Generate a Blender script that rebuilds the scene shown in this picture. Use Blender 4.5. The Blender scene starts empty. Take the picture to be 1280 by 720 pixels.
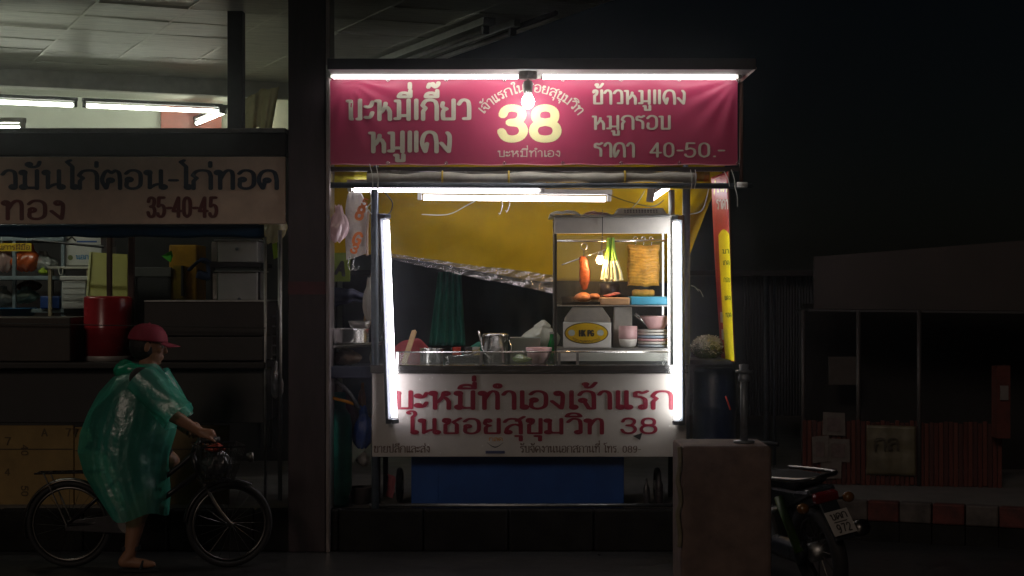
import bpy, math, random
from mathutils import Vector, Matrix
R = random.Random(38)
SC = bpy.context.scene
COL = SC.collection
rad = math.radians

# ------------------------------------------------------------------ camera, sky, sun, exposure
FPX, CAMH = 2080.0, 1.58            # focal length in pixels of a 1280 wide frame, eye height in metres
cam_data = bpy.data.cameras.new('camera')
cam_data.sensor_width = 36.0
cam_data.lens = 36.0 * FPX / 1280.0
cam_data.clip_end = 600.0
cam = bpy.data.objects.new('camera', cam_data)
COL.objects.link(cam)
cam.location = (0, 0, CAMH)
cam.rotation_euler = (rad(90), 0, 0)
SC.camera = cam

SUN_EL, SUN_AZ = 24.0, 200.0        # faint street glow from behind the camera, a little to its left
world = bpy.data.worlds.new('World')
SC.world = world
world.use_nodes = True
wn = world.node_tree
bg = wn.nodes['Background']
sky = wn.nodes.new('ShaderNodeTexSky')
sky.sky_type = 'NISHITA'
sky.sun_disc = False
sky.sun_elevation = rad(SUN_EL)
sky.sun_rotation = rad(SUN_AZ)
wn.links.new(sky.outputs[0], bg.inputs[0])
bg.inputs[1].default_value = 0.00032

sun_data = bpy.data.lights.new('sun', 'SUN')
sun_data.energy = 0.19
sun_data.angle = rad(12)
sun_data.color = (1.0, 0.80, 0.66)
sun = bpy.data.objects.new('sun', sun_data)
COL.objects.link(sun)
_d = Vector((math.sin(rad(SUN_AZ)) * math.cos(rad(SUN_EL)), math.cos(rad(SUN_AZ)) * math.cos(rad(SUN_EL)), math.sin(rad(SUN_EL))))
sun.rotation_euler = _d.to_track_quat('Z', 'Y').to_euler()
sun.location = _d * 30

vs = SC.view_settings
vs.view_transform = 'Standard'
vs.look = 'None'
vs.exposure = 0.0
vs.gamma = 1.0
SC.cycles.use_denoising = True
SC.cycles.max_bounces = 4
SC.cycles.volume_bounces = 0
SC.cycles.transparent_max_bounces = 9
SC.cycles.sample_clamp_indirect = 3.0
SC.cycles.caustics_reflective = False
SC.cycles.caustics_refractive = False

# ------------------------------------------------------------------ helpers
def P(x, y, d):
    """Point at distance d (metres along +Y) seen at photograph pixel (x, y)."""
    return Vector(((x - 640.0) / FPX * d, d, CAMH - (y - 360.0) / FPX * d))

_mats = {}
def mat(name, col, rough=0.6, metal=0.0, var=0.18, scale=14.0, bump=0.0, emit=0.0, alpha=1.0, trans=0.0, speck=None, spec=0.5, ecol=None, stretch=(1, 1, 1)):
    if name in _mats:
        return _mats[name]
    m = bpy.data.materials.new(name)
    m.use_nodes = True
    nt = m.node_tree
    b = nt.nodes['Principled BSDF']
    b.inputs['Roughness'].default_value = rough
    b.inputs['Metallic'].default_value = metal
    b.inputs['Specular IOR Level'].default_value = spec
    b.inputs['Transmission Weight'].default_value = trans
    b.inputs['Alpha'].default_value = alpha
    tc = nt.nodes.new('ShaderNodeTexCoord')
    mp = nt.nodes.new('ShaderNodeMapping')
    mp.inputs['Scale'].default_value = stretch
    nt.links.new(tc.outputs['Object'], mp.inputs[0])
    nz = nt.nodes.new('ShaderNodeTexNoise')
    nz.inputs['Scale'].default_value = scale
    nz.inputs['Detail'].default_value = 6.0
    nz.inputs['Roughness'].default_value = 0.62
    nt.links.new(mp.outputs[0], nz.inputs['Vector'])
    rp = nt.nodes.new('ShaderNodeMapRange')
    rp.inputs[1].default_value = 0.3
    rp.inputs[2].default_value = 0.7
    rp.inputs[3].default_value = 1.0 - var
    rp.inputs[4].default_value = 1.0 + var * 0.6
    nt.links.new(nz.outputs['Fac'], rp.inputs[0])
    mx = nt.nodes.new('ShaderNodeMix')
    mx.data_type = 'RGBA'
    mx.blend_type = 'MULTIPLY'
    mx.inputs[0].default_value = 1.0
    mx.inputs[6].default_value = (*col, 1)
    nt.links.new(rp.outputs[0], mx.inputs[7])
    out = mx.outputs[2]
    if speck:
        vo = nt.nodes.new('ShaderNodeTexVoronoi')
        vo.inputs['Scale'].default_value = speck[0]
        nt.links.new(tc.outputs['Object'], vo.inputs['Vector'])
        lt = nt.nodes.new('ShaderNodeMath')
        lt.operation = 'LESS_THAN'
        lt.inputs[1].default_value = speck[1]
        nt.links.new(vo.outputs['Distance'], lt.inputs[0])
        m2 = nt.nodes.new('ShaderNodeMix')
        m2.data_type = 'RGBA'
        nt.links.new(lt.outputs[0], m2.inputs[0])
        nt.links.new(out, m2.inputs[6])
        m2.inputs[7].default_value = (*speck[2], 1)
        out = m2.outputs[2]
    nt.links.new(out, b.inputs['Base Color'])
    rr = nt.nodes.new('ShaderNodeMapRange')
    rr.inputs[3].default_value = max(0.03, rough - 0.12)
    rr.inputs[4].default_value = min(1.0, rough + 0.12)
    nt.links.new(nz.outputs['Fac'], rr.inputs[0])
    nt.links.new(rr.outputs[0], b.inputs['Roughness'])
    if bump:
        bp = nt.nodes.new('ShaderNodeBump')
        bp.inputs['Strength'].default_value = bump
        bp.inputs['Distance'].default_value = 0.01
        nt.links.new(nz.outputs['Fac'], bp.inputs['Height'])
        nt.links.new(bp.outputs[0], b.inputs['Normal'])
    if emit:
        b.inputs['Emission Color'].default_value = (*(ecol or col), 1)
        b.inputs['Emission Strength'].default_value = emit
    _mats[name] = m
    return m

def film(name, col, clear=0.5, rough=0.25, transl=0.5, spec=0.06, bump=0.3, scale=18):
    """Thin plastic film: part clear, part translucent, slightly shiny."""
    if name in _mats:
        return _mats[name]
    m = bpy.data.materials.new(name)
    m.use_nodes = True
    nt = m.node_tree
    nt.nodes.clear()
    N = nt.nodes.new
    out = N('ShaderNodeOutputMaterial')
    dif, tra, clr, glo = N('ShaderNodeBsdfDiffuse'), N('ShaderNodeBsdfTranslucent'), N('ShaderNodeBsdfTransparent'), N('ShaderNodeBsdfGlossy')
    nz, bp, tc = N('ShaderNodeTexNoise'), N('ShaderNodeBump'), N('ShaderNodeTexCoord')
    nz.inputs['Scale'].default_value = scale
    nz.inputs['Detail'].default_value = 4
    nt.links.new(tc.outputs['Object'], nz.inputs['Vector'])
    bp.inputs['Strength'].default_value = bump
    bp.inputs['Distance'].default_value = 0.02
    nt.links.new(nz.outputs['Fac'], bp.inputs['Height'])
    for s in (dif, tra, glo):
        s.inputs['Color'].default_value = (*col, 1)
        nt.links.new(bp.outputs[0], s.inputs['Normal'])
    glo.inputs['Color'].default_value = (0.9, 0.9, 0.9, 1)
    glo.inputs['Roughness'].default_value = rough
    clr.inputs['Color'].default_value = (*[0.5 + 0.5 * c for c in col], 1)
    a, b, c = N('ShaderNodeMixShader'), N('ShaderNodeMixShader'), N('ShaderNodeMixShader')
    a.inputs[0].default_value = transl
    nt.links.new(dif.outputs[0], a.inputs[1]); nt.links.new(tra.outputs[0], a.inputs[2])
    b.inputs[0].default_value = clear
    nt.links.new(a.outputs[0], b.inputs[1]); nt.links.new(clr.outputs[0], b.inputs[2])
    c.inputs[0].default_value = spec
    nt.links.new(b.outputs[0], c.inputs[1]); nt.links.new(glo.outputs[0], c.inputs[2])
    nt.links.new(c.outputs[0], out.inputs[0])
    _mats[name] = m
    return m

def lamp_mat(name, col, strength):
    if name in _mats:
        return _mats[name]
    m = bpy.data.materials.new(name)
    m.use_nodes = True
    b = m.node_tree.nodes['Principled BSDF']
    b.inputs['Base Color'].default_value = (0.9, 0.9, 0.9, 1)
    b.inputs['Roughness'].default_value = 0.3
    b.inputs['Emission Color'].default_value = (*col, 1)
    b.inputs['Emission Strength'].default_value = strength
    _mats[name] = m
    return m

ORIG = {}          # world position of every object's origin
def link(o, parent):
    COL.objects.link(o)
    if parent is not None:
        o.parent = parent
    return o

def tag(o, label, cat, group=None):
    o['label'] = label
    o['category'] = cat
    if group:
        o['group'] = group
    return o

def thing(name, label, cat, loc, group=None):
    o = bpy.data.objects.new(name, None)
    COL.objects.link(o)
    o.empty_display_size = 0.1
    o.location = loc
    ORIG[o.name] = Vector(loc)
    return tag(o, label, cat, group)

class MB:
    def __init__(s):
        s.v, s.f = [], []
    def add(s, vs, fs):
        k = len(s.v)
        s.v += [Vector(v) for v in vs]
        s.f += [tuple(i + k for i in f) for f in fs]
        return s
    def box(s, a, b):
        x0, x1 = sorted((a[0], b[0])); y0, y1 = sorted((a[1], b[1])); z0, z1 = sorted((a[2], b[2]))
        return s.add([(x0, y0, z0), (x1, y0, z0), (x1, y1, z0), (x0, y1, z0), (x0, y0, z1), (x1, y0, z1), (x1, y1, z1), (x0, y1, z1)],
                     [(0, 3, 2, 1), (4, 5, 6, 7), (0, 1, 5, 4), (1, 2, 6, 5), (2, 3, 7, 6), (3, 0, 4, 7)])
    def obox(s, c, h, m):
        c = Vector(c)
        vs = [c + m @ Vector((h[0] * i, h[1] * j, h[2] * k)) for k in (-1, 1) for i, j in ((-1, -1), (1, -1), (1, 1), (-1, 1))]
        return s.add(vs, [(0, 3, 2, 1), (4, 5, 6, 7), (0, 1, 5, 4), (1, 2, 6, 5), (2, 3, 7, 6), (3, 0, 4, 7)])
    def slab(s, pts, n):
        """Prism: polygon pts pushed along vector n."""
        n = Vector(n); k = len(pts)
        vs = [Vector(p) for p in pts] + [Vector(p) + n for p in pts]
        fs = [tuple(range(k)), tuple(range(2 * k - 1, k - 1, -1))] + [(i, i + k, (i + 1) % k + k, (i + 1) % k) for i in range(k)]
        return s.add(vs, fs)
    def tube(s, pts, r, n=8, caps=True, closed=False, flat=1.0):
        pts = [Vector(p) for p in pts]
        k = len(pts)
        rs = r if isinstance(r, (list, tuple)) else [r] * k
        up, rings = None, []
        for i, p in enumerate(pts):
            if closed:
                t = pts[(i + 1) % k] - pts[i - 1]
            else:
                t = pts[min(i + 1, k - 1)] - pts[max(i - 1, 0)]
            t = t.normalized() if t.length > 1e-9 else Vector((0, 0, 1))
            if up is None:
                up = Vector((0, 0, 1)) if abs(t.z) < 0.9 else Vector((0, 1, 0))
            a = t.cross(up)
            a = a.normalized() if a.length > 1e-6 else t.orthogonal().normalized()
            b = a.cross(t).normalized()
            up = b
            rings.append([p + (a * math.cos(q) + b * math.sin(q) * flat) * rs[i] for q in [2 * math.pi * j / n for j in range(n)]])
        vs = [v for g in rings for v in g]
        fs = []
        for i in range(k if closed else k - 1):
            i2 = (i + 1) % k
            for j in range(n):
                j2 = (j + 1) % n
                fs.append((i * n + j, i * n + j2, i2 * n + j2, i2 * n + j))
        if caps and not closed:
            fs.append(tuple(range(n - 1, -1, -1)))
            fs.append(tuple((k - 1) * n + j for j in range(n)))
        return s.add(vs, fs)
    def lathe(s, c, prof, n=24, m=None, sx=1.0, sy=1.0):
        c = Vector(c); vs, fs = [], []
        for r, z in prof:
            for j in range(n):
                q = 2 * math.pi * j / n
                w = Vector((r * math.cos(q) * sx, r * math.sin(q) * sy, z))
                vs.append(c + (m @ w if m else w))
        for i in range(len(prof) - 1):
            for j in range(n):
                j2 = (j + 1) % n
                fs.append((i * n + j, i * n + j2, (i + 1) * n + j2, (i + 1) * n + j))
        if prof[0][0] > 1e-5:
            fs.append(tuple(range(n - 1, -1, -1)))
        if prof[-1][0] > 1e-5:
            fs.append(tuple((len(prof) - 1) * n + j for j in range(n)))
        return s.add(vs, fs)
    def ball(s, c, r, n=14, m=None):
        r = (r, r, r) if not isinstance(r, (tuple, list)) else r
        k = max(6, n // 2 + 1)
        c = Vector(c); vs, fs = [], []
        for i in range(k + 1):
            t = math.pi * i / k
            for j in range(n):
                q = 2 * math.pi * j / n
                w = Vector((r[0] * math.sin(t) * math.cos(q), r[1] * math.sin(t) * math.sin(q), -r[2] * math.cos(t)))
                vs.append(c + (m @ w if m else w))
        for i in range(k):
            for j in range(n):
                j2 = (j + 1) % n
                fs.append((i * n + j, i * n + j2, (i + 1) * n + j2, (i + 1) * n + j))
        return s.add(vs, fs)
    def grid(s, fn, nu, nv):
        vs = [fn(i / nu, j / nv) for j in range(nv + 1) for i in range(nu + 1)]
        fs = [(j * (nu + 1) + i, j * (nu + 1) + i + 1, (j + 1) * (nu + 1) + i + 1, (j + 1) * (nu + 1) + i) for j in range(nv) for i in range(nu)]
        return s.add(vs, fs)
    def build(s, name, m, parent=None, smooth=False, bevel=0.0, thick=0.0, sub=0):
        vs = s.v
        if parent is None:            # a thing of one mesh: origin at its base
            xs = [v.x for v in vs]; ys = [v.y for v in vs]; zs = [v.z for v in vs]
            org = Vector(((min(xs) + max(xs)) / 2, (min(ys) + max(ys)) / 2, min(zs)))
        else:
            org = ORIG[parent.name]
        me = bpy.data.meshes.new(name)
        me.from_pydata([v - org for v in vs], [], s.f)
        me.validate()
        me.update()
        if smooth:
            me.polygons.foreach_set('use_smooth', [True] * len(me.polygons))
        if isinstance(m, (list, tuple)):
            for q in m: me.materials.append(q)
        else:
            me.materials.append(m)
        o = bpy.data.objects.new(name, me)
        link(o, parent)
        if parent is None:
            o.location = org
        ORIG[o.name] = org
        if thick:
            md = o.modifiers.new('thickness', 'SOLIDIFY'); md.thickness = thick; md.offset = 0
        if sub:
            md = o.modifiers.new('soft', 'SUBSURF'); md.levels = sub; md.render_levels = sub
        if bevel:
            md = o.modifiers.new('edge', 'BEVEL'); md.width = bevel; md.segments = 2; md.limit_method = 'ANGLE'; md.angle_limit = rad(40)
        return o

def struct(o):
    o['kind'] = 'structure'
    return o
def stuff(o):
    o['kind'] = 'stuff'
    return o
def pbox(x0, y0, x1, y1, d0, d1):
    """Box whose front face, at distance d0, spans the photo pixels; it runs back to d1."""
    a, b = P(x0, y0, d0), P(x1, y1, d0)
    return (a.x, d0, a.z), (b.x, d1, b.z)
def arc(c, r, a0, a1, n, plane='xz'):
    out = []
    for i in range(n + 1):
        a = rad(a0 + (a1 - a0) * i / n)
        u, w = r * math.cos(a), r * math.sin(a)
        out.append(Vector(c) + (Vector((u, 0, w)) if plane == 'xz' else Vector((u, w, 0)) if plane == 'xy' else Vector((0, u, w))))
    return out
def rot(x=0, y=0, z=0):
    return Matrix.Rotation(rad(z), 3, 'Z') @ Matrix.Rotation(rad(y), 3, 'Y') @ Matrix.Rotation(rad(x), 3, 'X')
def smooth_path(pts, n=5):
    pts = [Vector(p) for p in pts]
    out = []
    for i in range(len(pts) - 1):
        p0, p1, p2, p3 = pts[max(i - 1, 0)], pts[i], pts[i + 1], pts[min(i + 2, len(pts) - 1)]
        for k in range(n):
            t = k / n
            out.append(0.5 * ((2 * p1) + (p2 - p0) * t + (2 * p0 - 5 * p1 + 4 * p2 - p3) * t * t + (3 * p1 - p0 - 3 * p2 + p3) * t ** 3))
    out.append(pts[-1])
    return out
def wob(*k):
    """Smooth repeatable wobble in -1..1."""
    s = 0.0
    for i, q in enumerate(k):
        s += math.sin(q * (1.0 + 0.37 * i) + 1.3 * i) + 0.5 * math.sin(q * 2.3 + 4.1 * i)
    return s / (1.5 * max(1, len(k)))

# ------------------------------------------------------------------ painted letters (stroke alphabet)
def _p(*q): return ('p', [(q[i], q[i + 1]) for i in range(0, len(q), 2)])
def _s(*q): return ('s', [(q[i], q[i + 1]) for i in range(0, len(q), 2)])
def _o(x, y, r=0.095): return ('o', (x, y, r))
def _n(*q): return ('n', [(q[i], q[i + 1]) for i in range(0, len(q), 2)])
def _c(x, y, r=0.095): return ('c', (x, y, r))
G = {
 'ก': (.86, [_s(.08,0,.08,.42), _p(.08,.42,.2,.58,.05,.72), _s(.05,.72,.18,.94,.42,1,.64,.93,.72,.7), _p(.72,.7,.72,0)]),
 'ถ': (.86, [_o(.12,.1), _s(.2,.1,.17,.42), _p(.17,.42,.26,.58,.08,.72), _s(.08,.72,.2,.94,.44,1,.64,.93,.72,.7), _p(.72,.7,.72,0)]),
 'ข': (.74, [_o(.2,.86), _s(.1,.84,.14,.99,.3,.96,.28,.72,.16,.6), _p(.16,.6,.16,.03,.6,.03,.6,1)]),
 'ซ': (.82, [_o(.2,.86), _s(.1,.84,.14,.99,.3,.96,.28,.72,.16,.6), _p(.16,.6,.16,.03,.6,.03,.6,.62), _p(.6,.62,.46,.78,.74,1.04)]),
 'ค': (.86, [_s(.12,0,.06,.45,.16,.88,.4,1,.64,.88,.72,.45), _p(.72,.45,.72,0), _o(.4,.5), _s(.33,.45,.24,.2,.12,0)]),
 'ด': (.86, [_s(.2,.02,.05,.45,.16,.88,.4,1,.64,.88,.72,.45), _p(.72,.45,.72,0), _o(.36,.46), _s(.28,.42,.24,.2,.2,.02)]),
 'ต': (.86, [_s(.2,.02,.05,.45,.14,.86,.26,.99), _p(.26,.99,.4,.86,.54,.99), _s(.54,.99,.68,.86,.72,.45), _p(.72,.45,.72,0), _o(.36,.46), _s(.28,.42,.24,.2,.2,.02)]),
 'ง': (.64, [_o(.3,.88), _s(.36,.96,.46,.8,.46,.4,.42,.02), _p(.42,.02,.08,.44)]),
 'จ': (.72, [_s(.06,.78,.16,.95,.36,1,.54,.9,.58,.6), _p(.58,.6,.58,.02,.4,.02,.24,.42), _o(.18,.48)]),
 'ท': (.84, [_o(.14,.88), _n(.21,.95,.06,.95), _p(.21,.92,.21,0), _s(.21,.5,.36,.86,.5,1,.64,.94,.68,.74), _p(.68,.74,.68,0)]),
 'น': (.88, [_o(.14,.88), _n(.21,.95,.06,.95), _p(.21,.92,.21,.04), _s(.21,.06,.42,.22,.62,.26), _p(.62,1,.62,.1), _o(.71,.1)]),
 'บ': (.80, [_o(.14,.88), _n(.21,.95,.06,.95), _p(.21,.92,.21,.03,.64,.03,.64,1)]),
 'ป': (.80, [_o(.14,.88), _n(.21,.95,.06,.95), _p(.21,.92,.21,.03,.64,.03,.64,1.36)]),
 'ฝ': (.92, [_p(.12,.98,.12,.03,.42,.5,.72,.03,.72,1.36), _o(.22,.88)]),
 'ม': (.86, [_o(.14,.88), _p(.21,.92,.21,.05), _o(.16,.1), ('o', (.45,.06,-1)), _p(.66,1,.66,0), _n(.24,.2,.66,.2), _n(.21,.05,.04,.05), _n(.21,.95,.06,.95)]),
 'ย': (.80, [_o(.22,.88), _s(.13,.86,.1,.68,.2,.58,.3,.54,.16,.46,.13,.25,.15,.03), _p(.15,.03,.63,.03,.63,1)]),
 'ร': (.66, [_o(.36,.1), _s(.45,.06,.46,.3,.44,.54,.3,.66,.1,.7), _s(.1,.7,.1,.9,.22,.96,.34,.9,.52,1)]),
 'ล': (.82, [_s(.06,.78,.18,.96,.4,1,.62,.9,.68,.6), _p(.68,.6,.68,0), _s(.68,.5,.5,.62,.3,.56,.16,.36,.12,.12), _o(.2,.1)]),
 'ว': (.68, [_s(.06,.78,.18,.96,.34,1,.5,.9,.54,.6), _p(.54,.6,.54,.06), _o(.45,.1), _n(.54,.05,.3,.05)]),
 'ส': (.84, [_s(.06,.78,.18,.96,.4,1,.62,.9,.68,.6), _p(.68,.6,.68,0), _s(.68,.5,.5,.62,.3,.56,.16,.36,.12,.12), _o(.2,.1), _p(.52,.86,.8,1.14)]),
 'ห': (.90, [_o(.14,.88), _n(.21,.95,.06,.95), _p(.21,.92,.21,0), _s(.21,.32,.36,.46,.48,.7,.5,.84), _o(.6,.87), _s(.48,.64,.6,.6,.7,.4), _p(.7,.42,.7,0)]),
 'อ': (.76, [_o(.2,.5), _s(.12,.44,.1,.16,.22,.03,.44,.03,.6,.18,.63,.5,.6,.84,.44,.99,.22,.98,.08,.82)]),
 'ะ': (.50, [_o(.1,.74,.08), _s(.08,.66,.2,.64,.32,.7,.4,.9), _o(.1,.2,.08), _s(.08,.12,.2,.1,.32,.16,.4,.36)]),
 'า': (.58, [_s(.05,.8,.14,.96,.28,1,.4,.9,.43,.7), _p(.43,.7,.43,0)]),
 'ำ': (.58, [_c(-.16,1.3,.1), _s(.05,.8,.14,.96,.28,1,.4,.9,.43,.7), _p(.43,.7,.43,0)]),
 'เ': (.36, [_p(.14,1,.14,.04), _o(.22,.1)]),
 'แ': (.66, [_p(.14,1,.14,.04), _o(.22,.1), _p(.44,1,.44,.04), _o(.52,.1)]),
 'โ': (.46, [_p(.24,.04,.24,1.12), _s(.24,1.12,.06,1.24,.1,1.44,.24,1.4,.44,1.5), _o(.32,.1)]),
 'ใ': (.46, [_p(.24,.04,.24,1.12), _s(.24,1.12,.34,1.3,.3,1.48,.16,1.52,.06,1.42,.12,1.34), _o(.32,.1)]),
 'ไ': (.44, [_p(.24,.04,.24,1.2), _p(.24,1.2,.04,1.46,.16,1.54), _o(.32,.1)]),
 'ิ': (0, [_s(-.68,1.16,-.6,1.32,-.4,1.38,-.22,1.32,-.14,1.16), _p(-.68,1.16,-.14,1.16)]),
 'ี': (0, [_s(-.68,1.16,-.6,1.32,-.4,1.36,-.22,1.3,-.14,1.16), _p(-.68,1.16,-.14,1.16,-.14,1.48)]),
 'ื': (0, [_s(-.68,1.16,-.6,1.32,-.4,1.36,-.22,1.3,-.14,1.16), _p(-.68,1.16,-.14,1.16,-.14,1.48), _p(-.3,1.3,-.3,1.48)]),
 'ั': (0, [_c(-.5,1.32,.08), _s(-.48,1.2,-.3,1.18,-.16,1.26,-.1,1.46)]),
 '่': (0, [_p(-.16,1.2,-.16,1.44)]),
 '้': (0, [_c(-.44,1.4,.06), _s(-.42,1.3,-.4,1.22,-.24,1.24,-.08,1.48)]),
 '๊': (0, [_s(-.56,1.24,-.5,1.42,-.42,1.34,-.34,1.44,-.26,1.26,-.12,1.34,-.08,1.48)]),
 'ุ': (0, [_p(-.34,-.16,-.16,-.16,-.16,-.46)]),
 'ู': (0, [_p(-.54,-.16,-.44,-.16,-.44,-.44,-.16,-.44,-.16,-.14)]),
 '0': (.74, [_s(.32,0,.12,.14,.08,.5,.12,.86,.32,1,.52,.86,.56,.5,.52,.14,.32,0)]),
 '3': (.72, [_s(.1,.78,.16,.94,.32,1,.5,.92,.53,.74,.44,.57,.26,.53), _s(.26,.53,.48,.48,.57,.28,.5,.08,.32,0,.15,.06,.07,.24)]),
 '4': (.76, [_p(.44,0,.44,1,.06,.3,.62,.3)]),
 '5': (.72, [_p(.52,1,.16,1,.12,.54), _s(.12,.54,.3,.62,.5,.54,.56,.3,.46,.06,.28,0,.12,.06,.07,.18)]),
 '8': (.76, [_s(.34,.54,.16,.6,.12,.78,.18,.94,.34,1,.5,.94,.56,.78,.52,.6,.34,.54,.14,.46,.07,.26,.15,.06,.34,0,.53,.06,.61,.26,.54,.46,.34,.54)]),
 '9': (.74, [_s(.54,.7,.4,.46,.2,.46,.1,.7,.18,.92,.34,1,.5,.92,.56,.66,.5,.24,.34,.02,.14,.06)]),
 '7': (.70, [_p(.06,1,.56,1), _s(.56,1,.36,.5,.26,0)]),
 '2': (.72, [_s(.08,.74,.16,.94,.34,1,.52,.9,.54,.68,.4,.42,.1,.02), _p(.1,.02,.58,.02)]),
 '-': (.44, [_p(.08,.46,.34,.46)]),
 '.': (.26, [_p(.1,.03,.12,.03)]),
 'H': (.8, [_p(.1,0,.1,1), _p(.6,0,.6,1), _p(.1,.5,.6,.5)]),
 'K': (.78, [_p(.1,0,.1,1), _p(.6,1,.12,.46), _p(.28,.6,.62,0)]),
 'P': (.76, [_p(.1,0,.1,1), _s(.1,.98,.45,.98,.6,.76,.45,.5,.1,.48)]),
 'G': (.84, [_s(.62,.84,.4,1,.14,.86,.06,.5,.16,.12,.42,0,.62,.12), _p(.62,.12,.64,.46,.4,.46)]),
 'F': (.7, [_p(.1,0,.1,1,.56,1), _p(.1,.52,.46,.52)]),
 'A': (.84, [_p(.04,0,.36,1,.68,0), _p(.16,.34,.56,.34)]),
 ' ': (.5, []),
}
UPPER, TONE = 'ิีืั', '่้๊'
def strokes(text, loops=True, track=0.0):
    """List of (polyline) strokes in letter units, and the total width."""
    out, x = [], 0.0
    for i, ch in enumerate(text):
        adv, items = G[ch]
        dy = 0.0
        if ch in TONE and i and (text[i - 1] in UPPER):
            dy = 0.40
        if ch in UPPER + TONE + 'ุู' and i and text[i - 1] in 'ปฝ' and ch not in 'ุู':
            x_off = -0.16
        else:
            x_off = 0.0
        for kind, q in items:
            if (kind == 'o' and not loops) or (kind == 'n' and loops):
                continue
            if kind in 'oc':
                cx, cy, r = q
                if r < 0:
                    out.append([(x + .24, .06), (x + .66, .06)]); continue
                pts = [(cx + r * math.cos(a), cy + r * math.sin(a)) for a in [2 * math.pi * k / 10 for k in range(11)]]
            elif kind == 's':
                pts = [(v.x, v.y) for v in smooth_path([(a, b, 0) for a, b in q], 4)]
            else:
                pts = q
            out.append([(x + x_off + a, b + dy) for a, b in pts])
        x += adv + (track if adv else 0)
    return out, x

def lettering(text, x0, x1, ytop, ybase, d, m, parent, name='lettering', loops=True, pen=(0.09, 0.05), track=0.0, surf=None, bend=None, turn=0.0, lift=0.0025):
    """Letters whose row fills photo pixels x0..x1, x-height from ybase up to ytop, laid on a surface at distance d.
    surf(x, z) gives a local distance; bend(u, v) maps letter units to pixels."""
    st, w = strokes(text, loops, track)
    w -= 0.14
    hgt = ybase - ytop
    kx = (x1 - x0) / w
    ca, sa = math.cos(rad(turn)), math.sin(rad(turn))
    def pix(u, v):
        if bend: return bend(u / w, v)
        a, b = u * kx, v * hgt
        return (x0 + a * ca + b * sa, ybase - b * ca + a * sa)
    mb = MB()
    n = [0]
    def put(poly):
        n[0] += 1
        off = lift + 0.00003 * (n[0] % 45)
        vs = []
        for u, v in poly:
            q = P(*pix(u, v), d)
            yy = surf(q.x, q.z) if surf else d
            vs.append(Vector((q.x, yy - off, q.z)))
        k = len(vs)
        mb.add(vs, [tuple(range(k))])
    ax, ay = pen
    ax *= hgt / kx if not bend else 1.0
    for pts in st:
        for i, (u, v) in enumerate(pts):
            put([(u + ax * math.cos(q), v + ay * math.sin(q)) for q in [2 * math.pi * j / 8 + math.pi / 8 for j in range(8)]])
            if i + 1 < len(pts):
                u2, v2 = pts[i + 1]
                du, dv = u2 - u, v2 - v
                L = math.hypot(du, dv)
                if L < 1e-6: continue
                nx, ny = -dv / L, du / L
                k = 1.0 / math.sqrt((nx / 1.0) ** 2 * 1.0 + (ny) ** 2)
                hw = math.sqrt((ax * nx) ** 2 + (ay * ny) ** 2)
                # support point of the elliptical pen in the normal direction
                ox, oy = (ax * ax * nx / hw, ay * ay * ny / hw) if hw > 1e-9 else (0, 0)
                m_ = max(1, int(L / 0.35))
                for s_ in range(m_):
                    a0, a1 = s_ / m_, (s_ + 1) / m_
                    put([(u + du * a0 + ox, v + dv * a0 + oy), (u + du * a0 - ox, v + dv * a0 - oy), (u + du * a1 - ox, v + dv * a1 - oy), (u + du * a1 + ox, v + dv * a1 + oy)])
    return mb.build(name, m, parent)

# ------------------------------------------------------------------ shared materials
STEEL = mat('stainless steel', (0.66, 0.66, 0.64), 0.20, 1.0, var=0.10, scale=12, bump=0.02)
STEEL_DULL = mat('dull steel', (0.40, 0.40, 0.39), 0.45, 1.0, var=0.25, scale=20, bump=0.1)
IRON_GREY = mat('grey painted iron', (0.10, 0.115, 0.135), 0.45, 0.2, var=0.3, scale=25, bump=0.1)
IRON_DARK = mat('dark painted iron', (0.025, 0.024, 0.027), 0.5, 0.1, var=0.3, scale=18, bump=0.1)
WHITE_PLASTIC = mat('white plastic', (0.72, 0.72, 0.68), 0.4, var=0.08)
FIXTURE = mat('cream lamp housing', (0.62, 0.62, 0.56), 0.45, var=0.1)
BLACK_RUBBER = mat('black rubber', (0.02, 0.02, 0.021), 0.7, var=0.2)
WIRE_W = mat('white cable', (0.55, 0.55, 0.5), 0.5, var=0.05)
WIRE_B = mat('black cable', (0.02, 0.02, 0.02), 0.5, var=0.05)
BAG = film('clear plastic bag', (0.75, 0.76, 0.74), clear=0.35, spec=0.14, bump=0.8, scale=26)
# ------------------------------------------------------------------ ground
ROADM = mat('wet asphalt', (0.035, 0.034, 0.034), 0.32, var=0.35, scale=9, bump=0.4)
PAVEM = mat('pavement concrete', (0.16, 0.15, 0.14), 0.75, var=0.3, scale=6, bump=0.3)
struct(MB().grid(lambda u, v: Vector((-60 + 120 * u, -20 + 110 * v, 0.0)), 4, 4).build('road', ROADM))
KERB_Z = 0.24
edge = [(-40, 10.06), (1.56, 10.06), (1.62, 10.62), (2.3, 10.46), (3.05, 10.16), (3.6, 9.9), (30, 8.0)]
pv = MB()
top = [Vector((x, y, KERB_Z)) for x, y in edge] + [Vector((30, 60, KERB_Z)), Vector((-40, 60, KERB_Z))]
pv.slab(list(reversed(top)), (0, 0, -KERB_Z - 0.05))
pave = struct(pv.build('pavement', PAVEM))
KGRY = mat('bare concrete kerb', (0.020, 0.019, 0.018), 0.9, var=0.5, scale=5, bump=0.6, spec=0.1)
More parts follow.
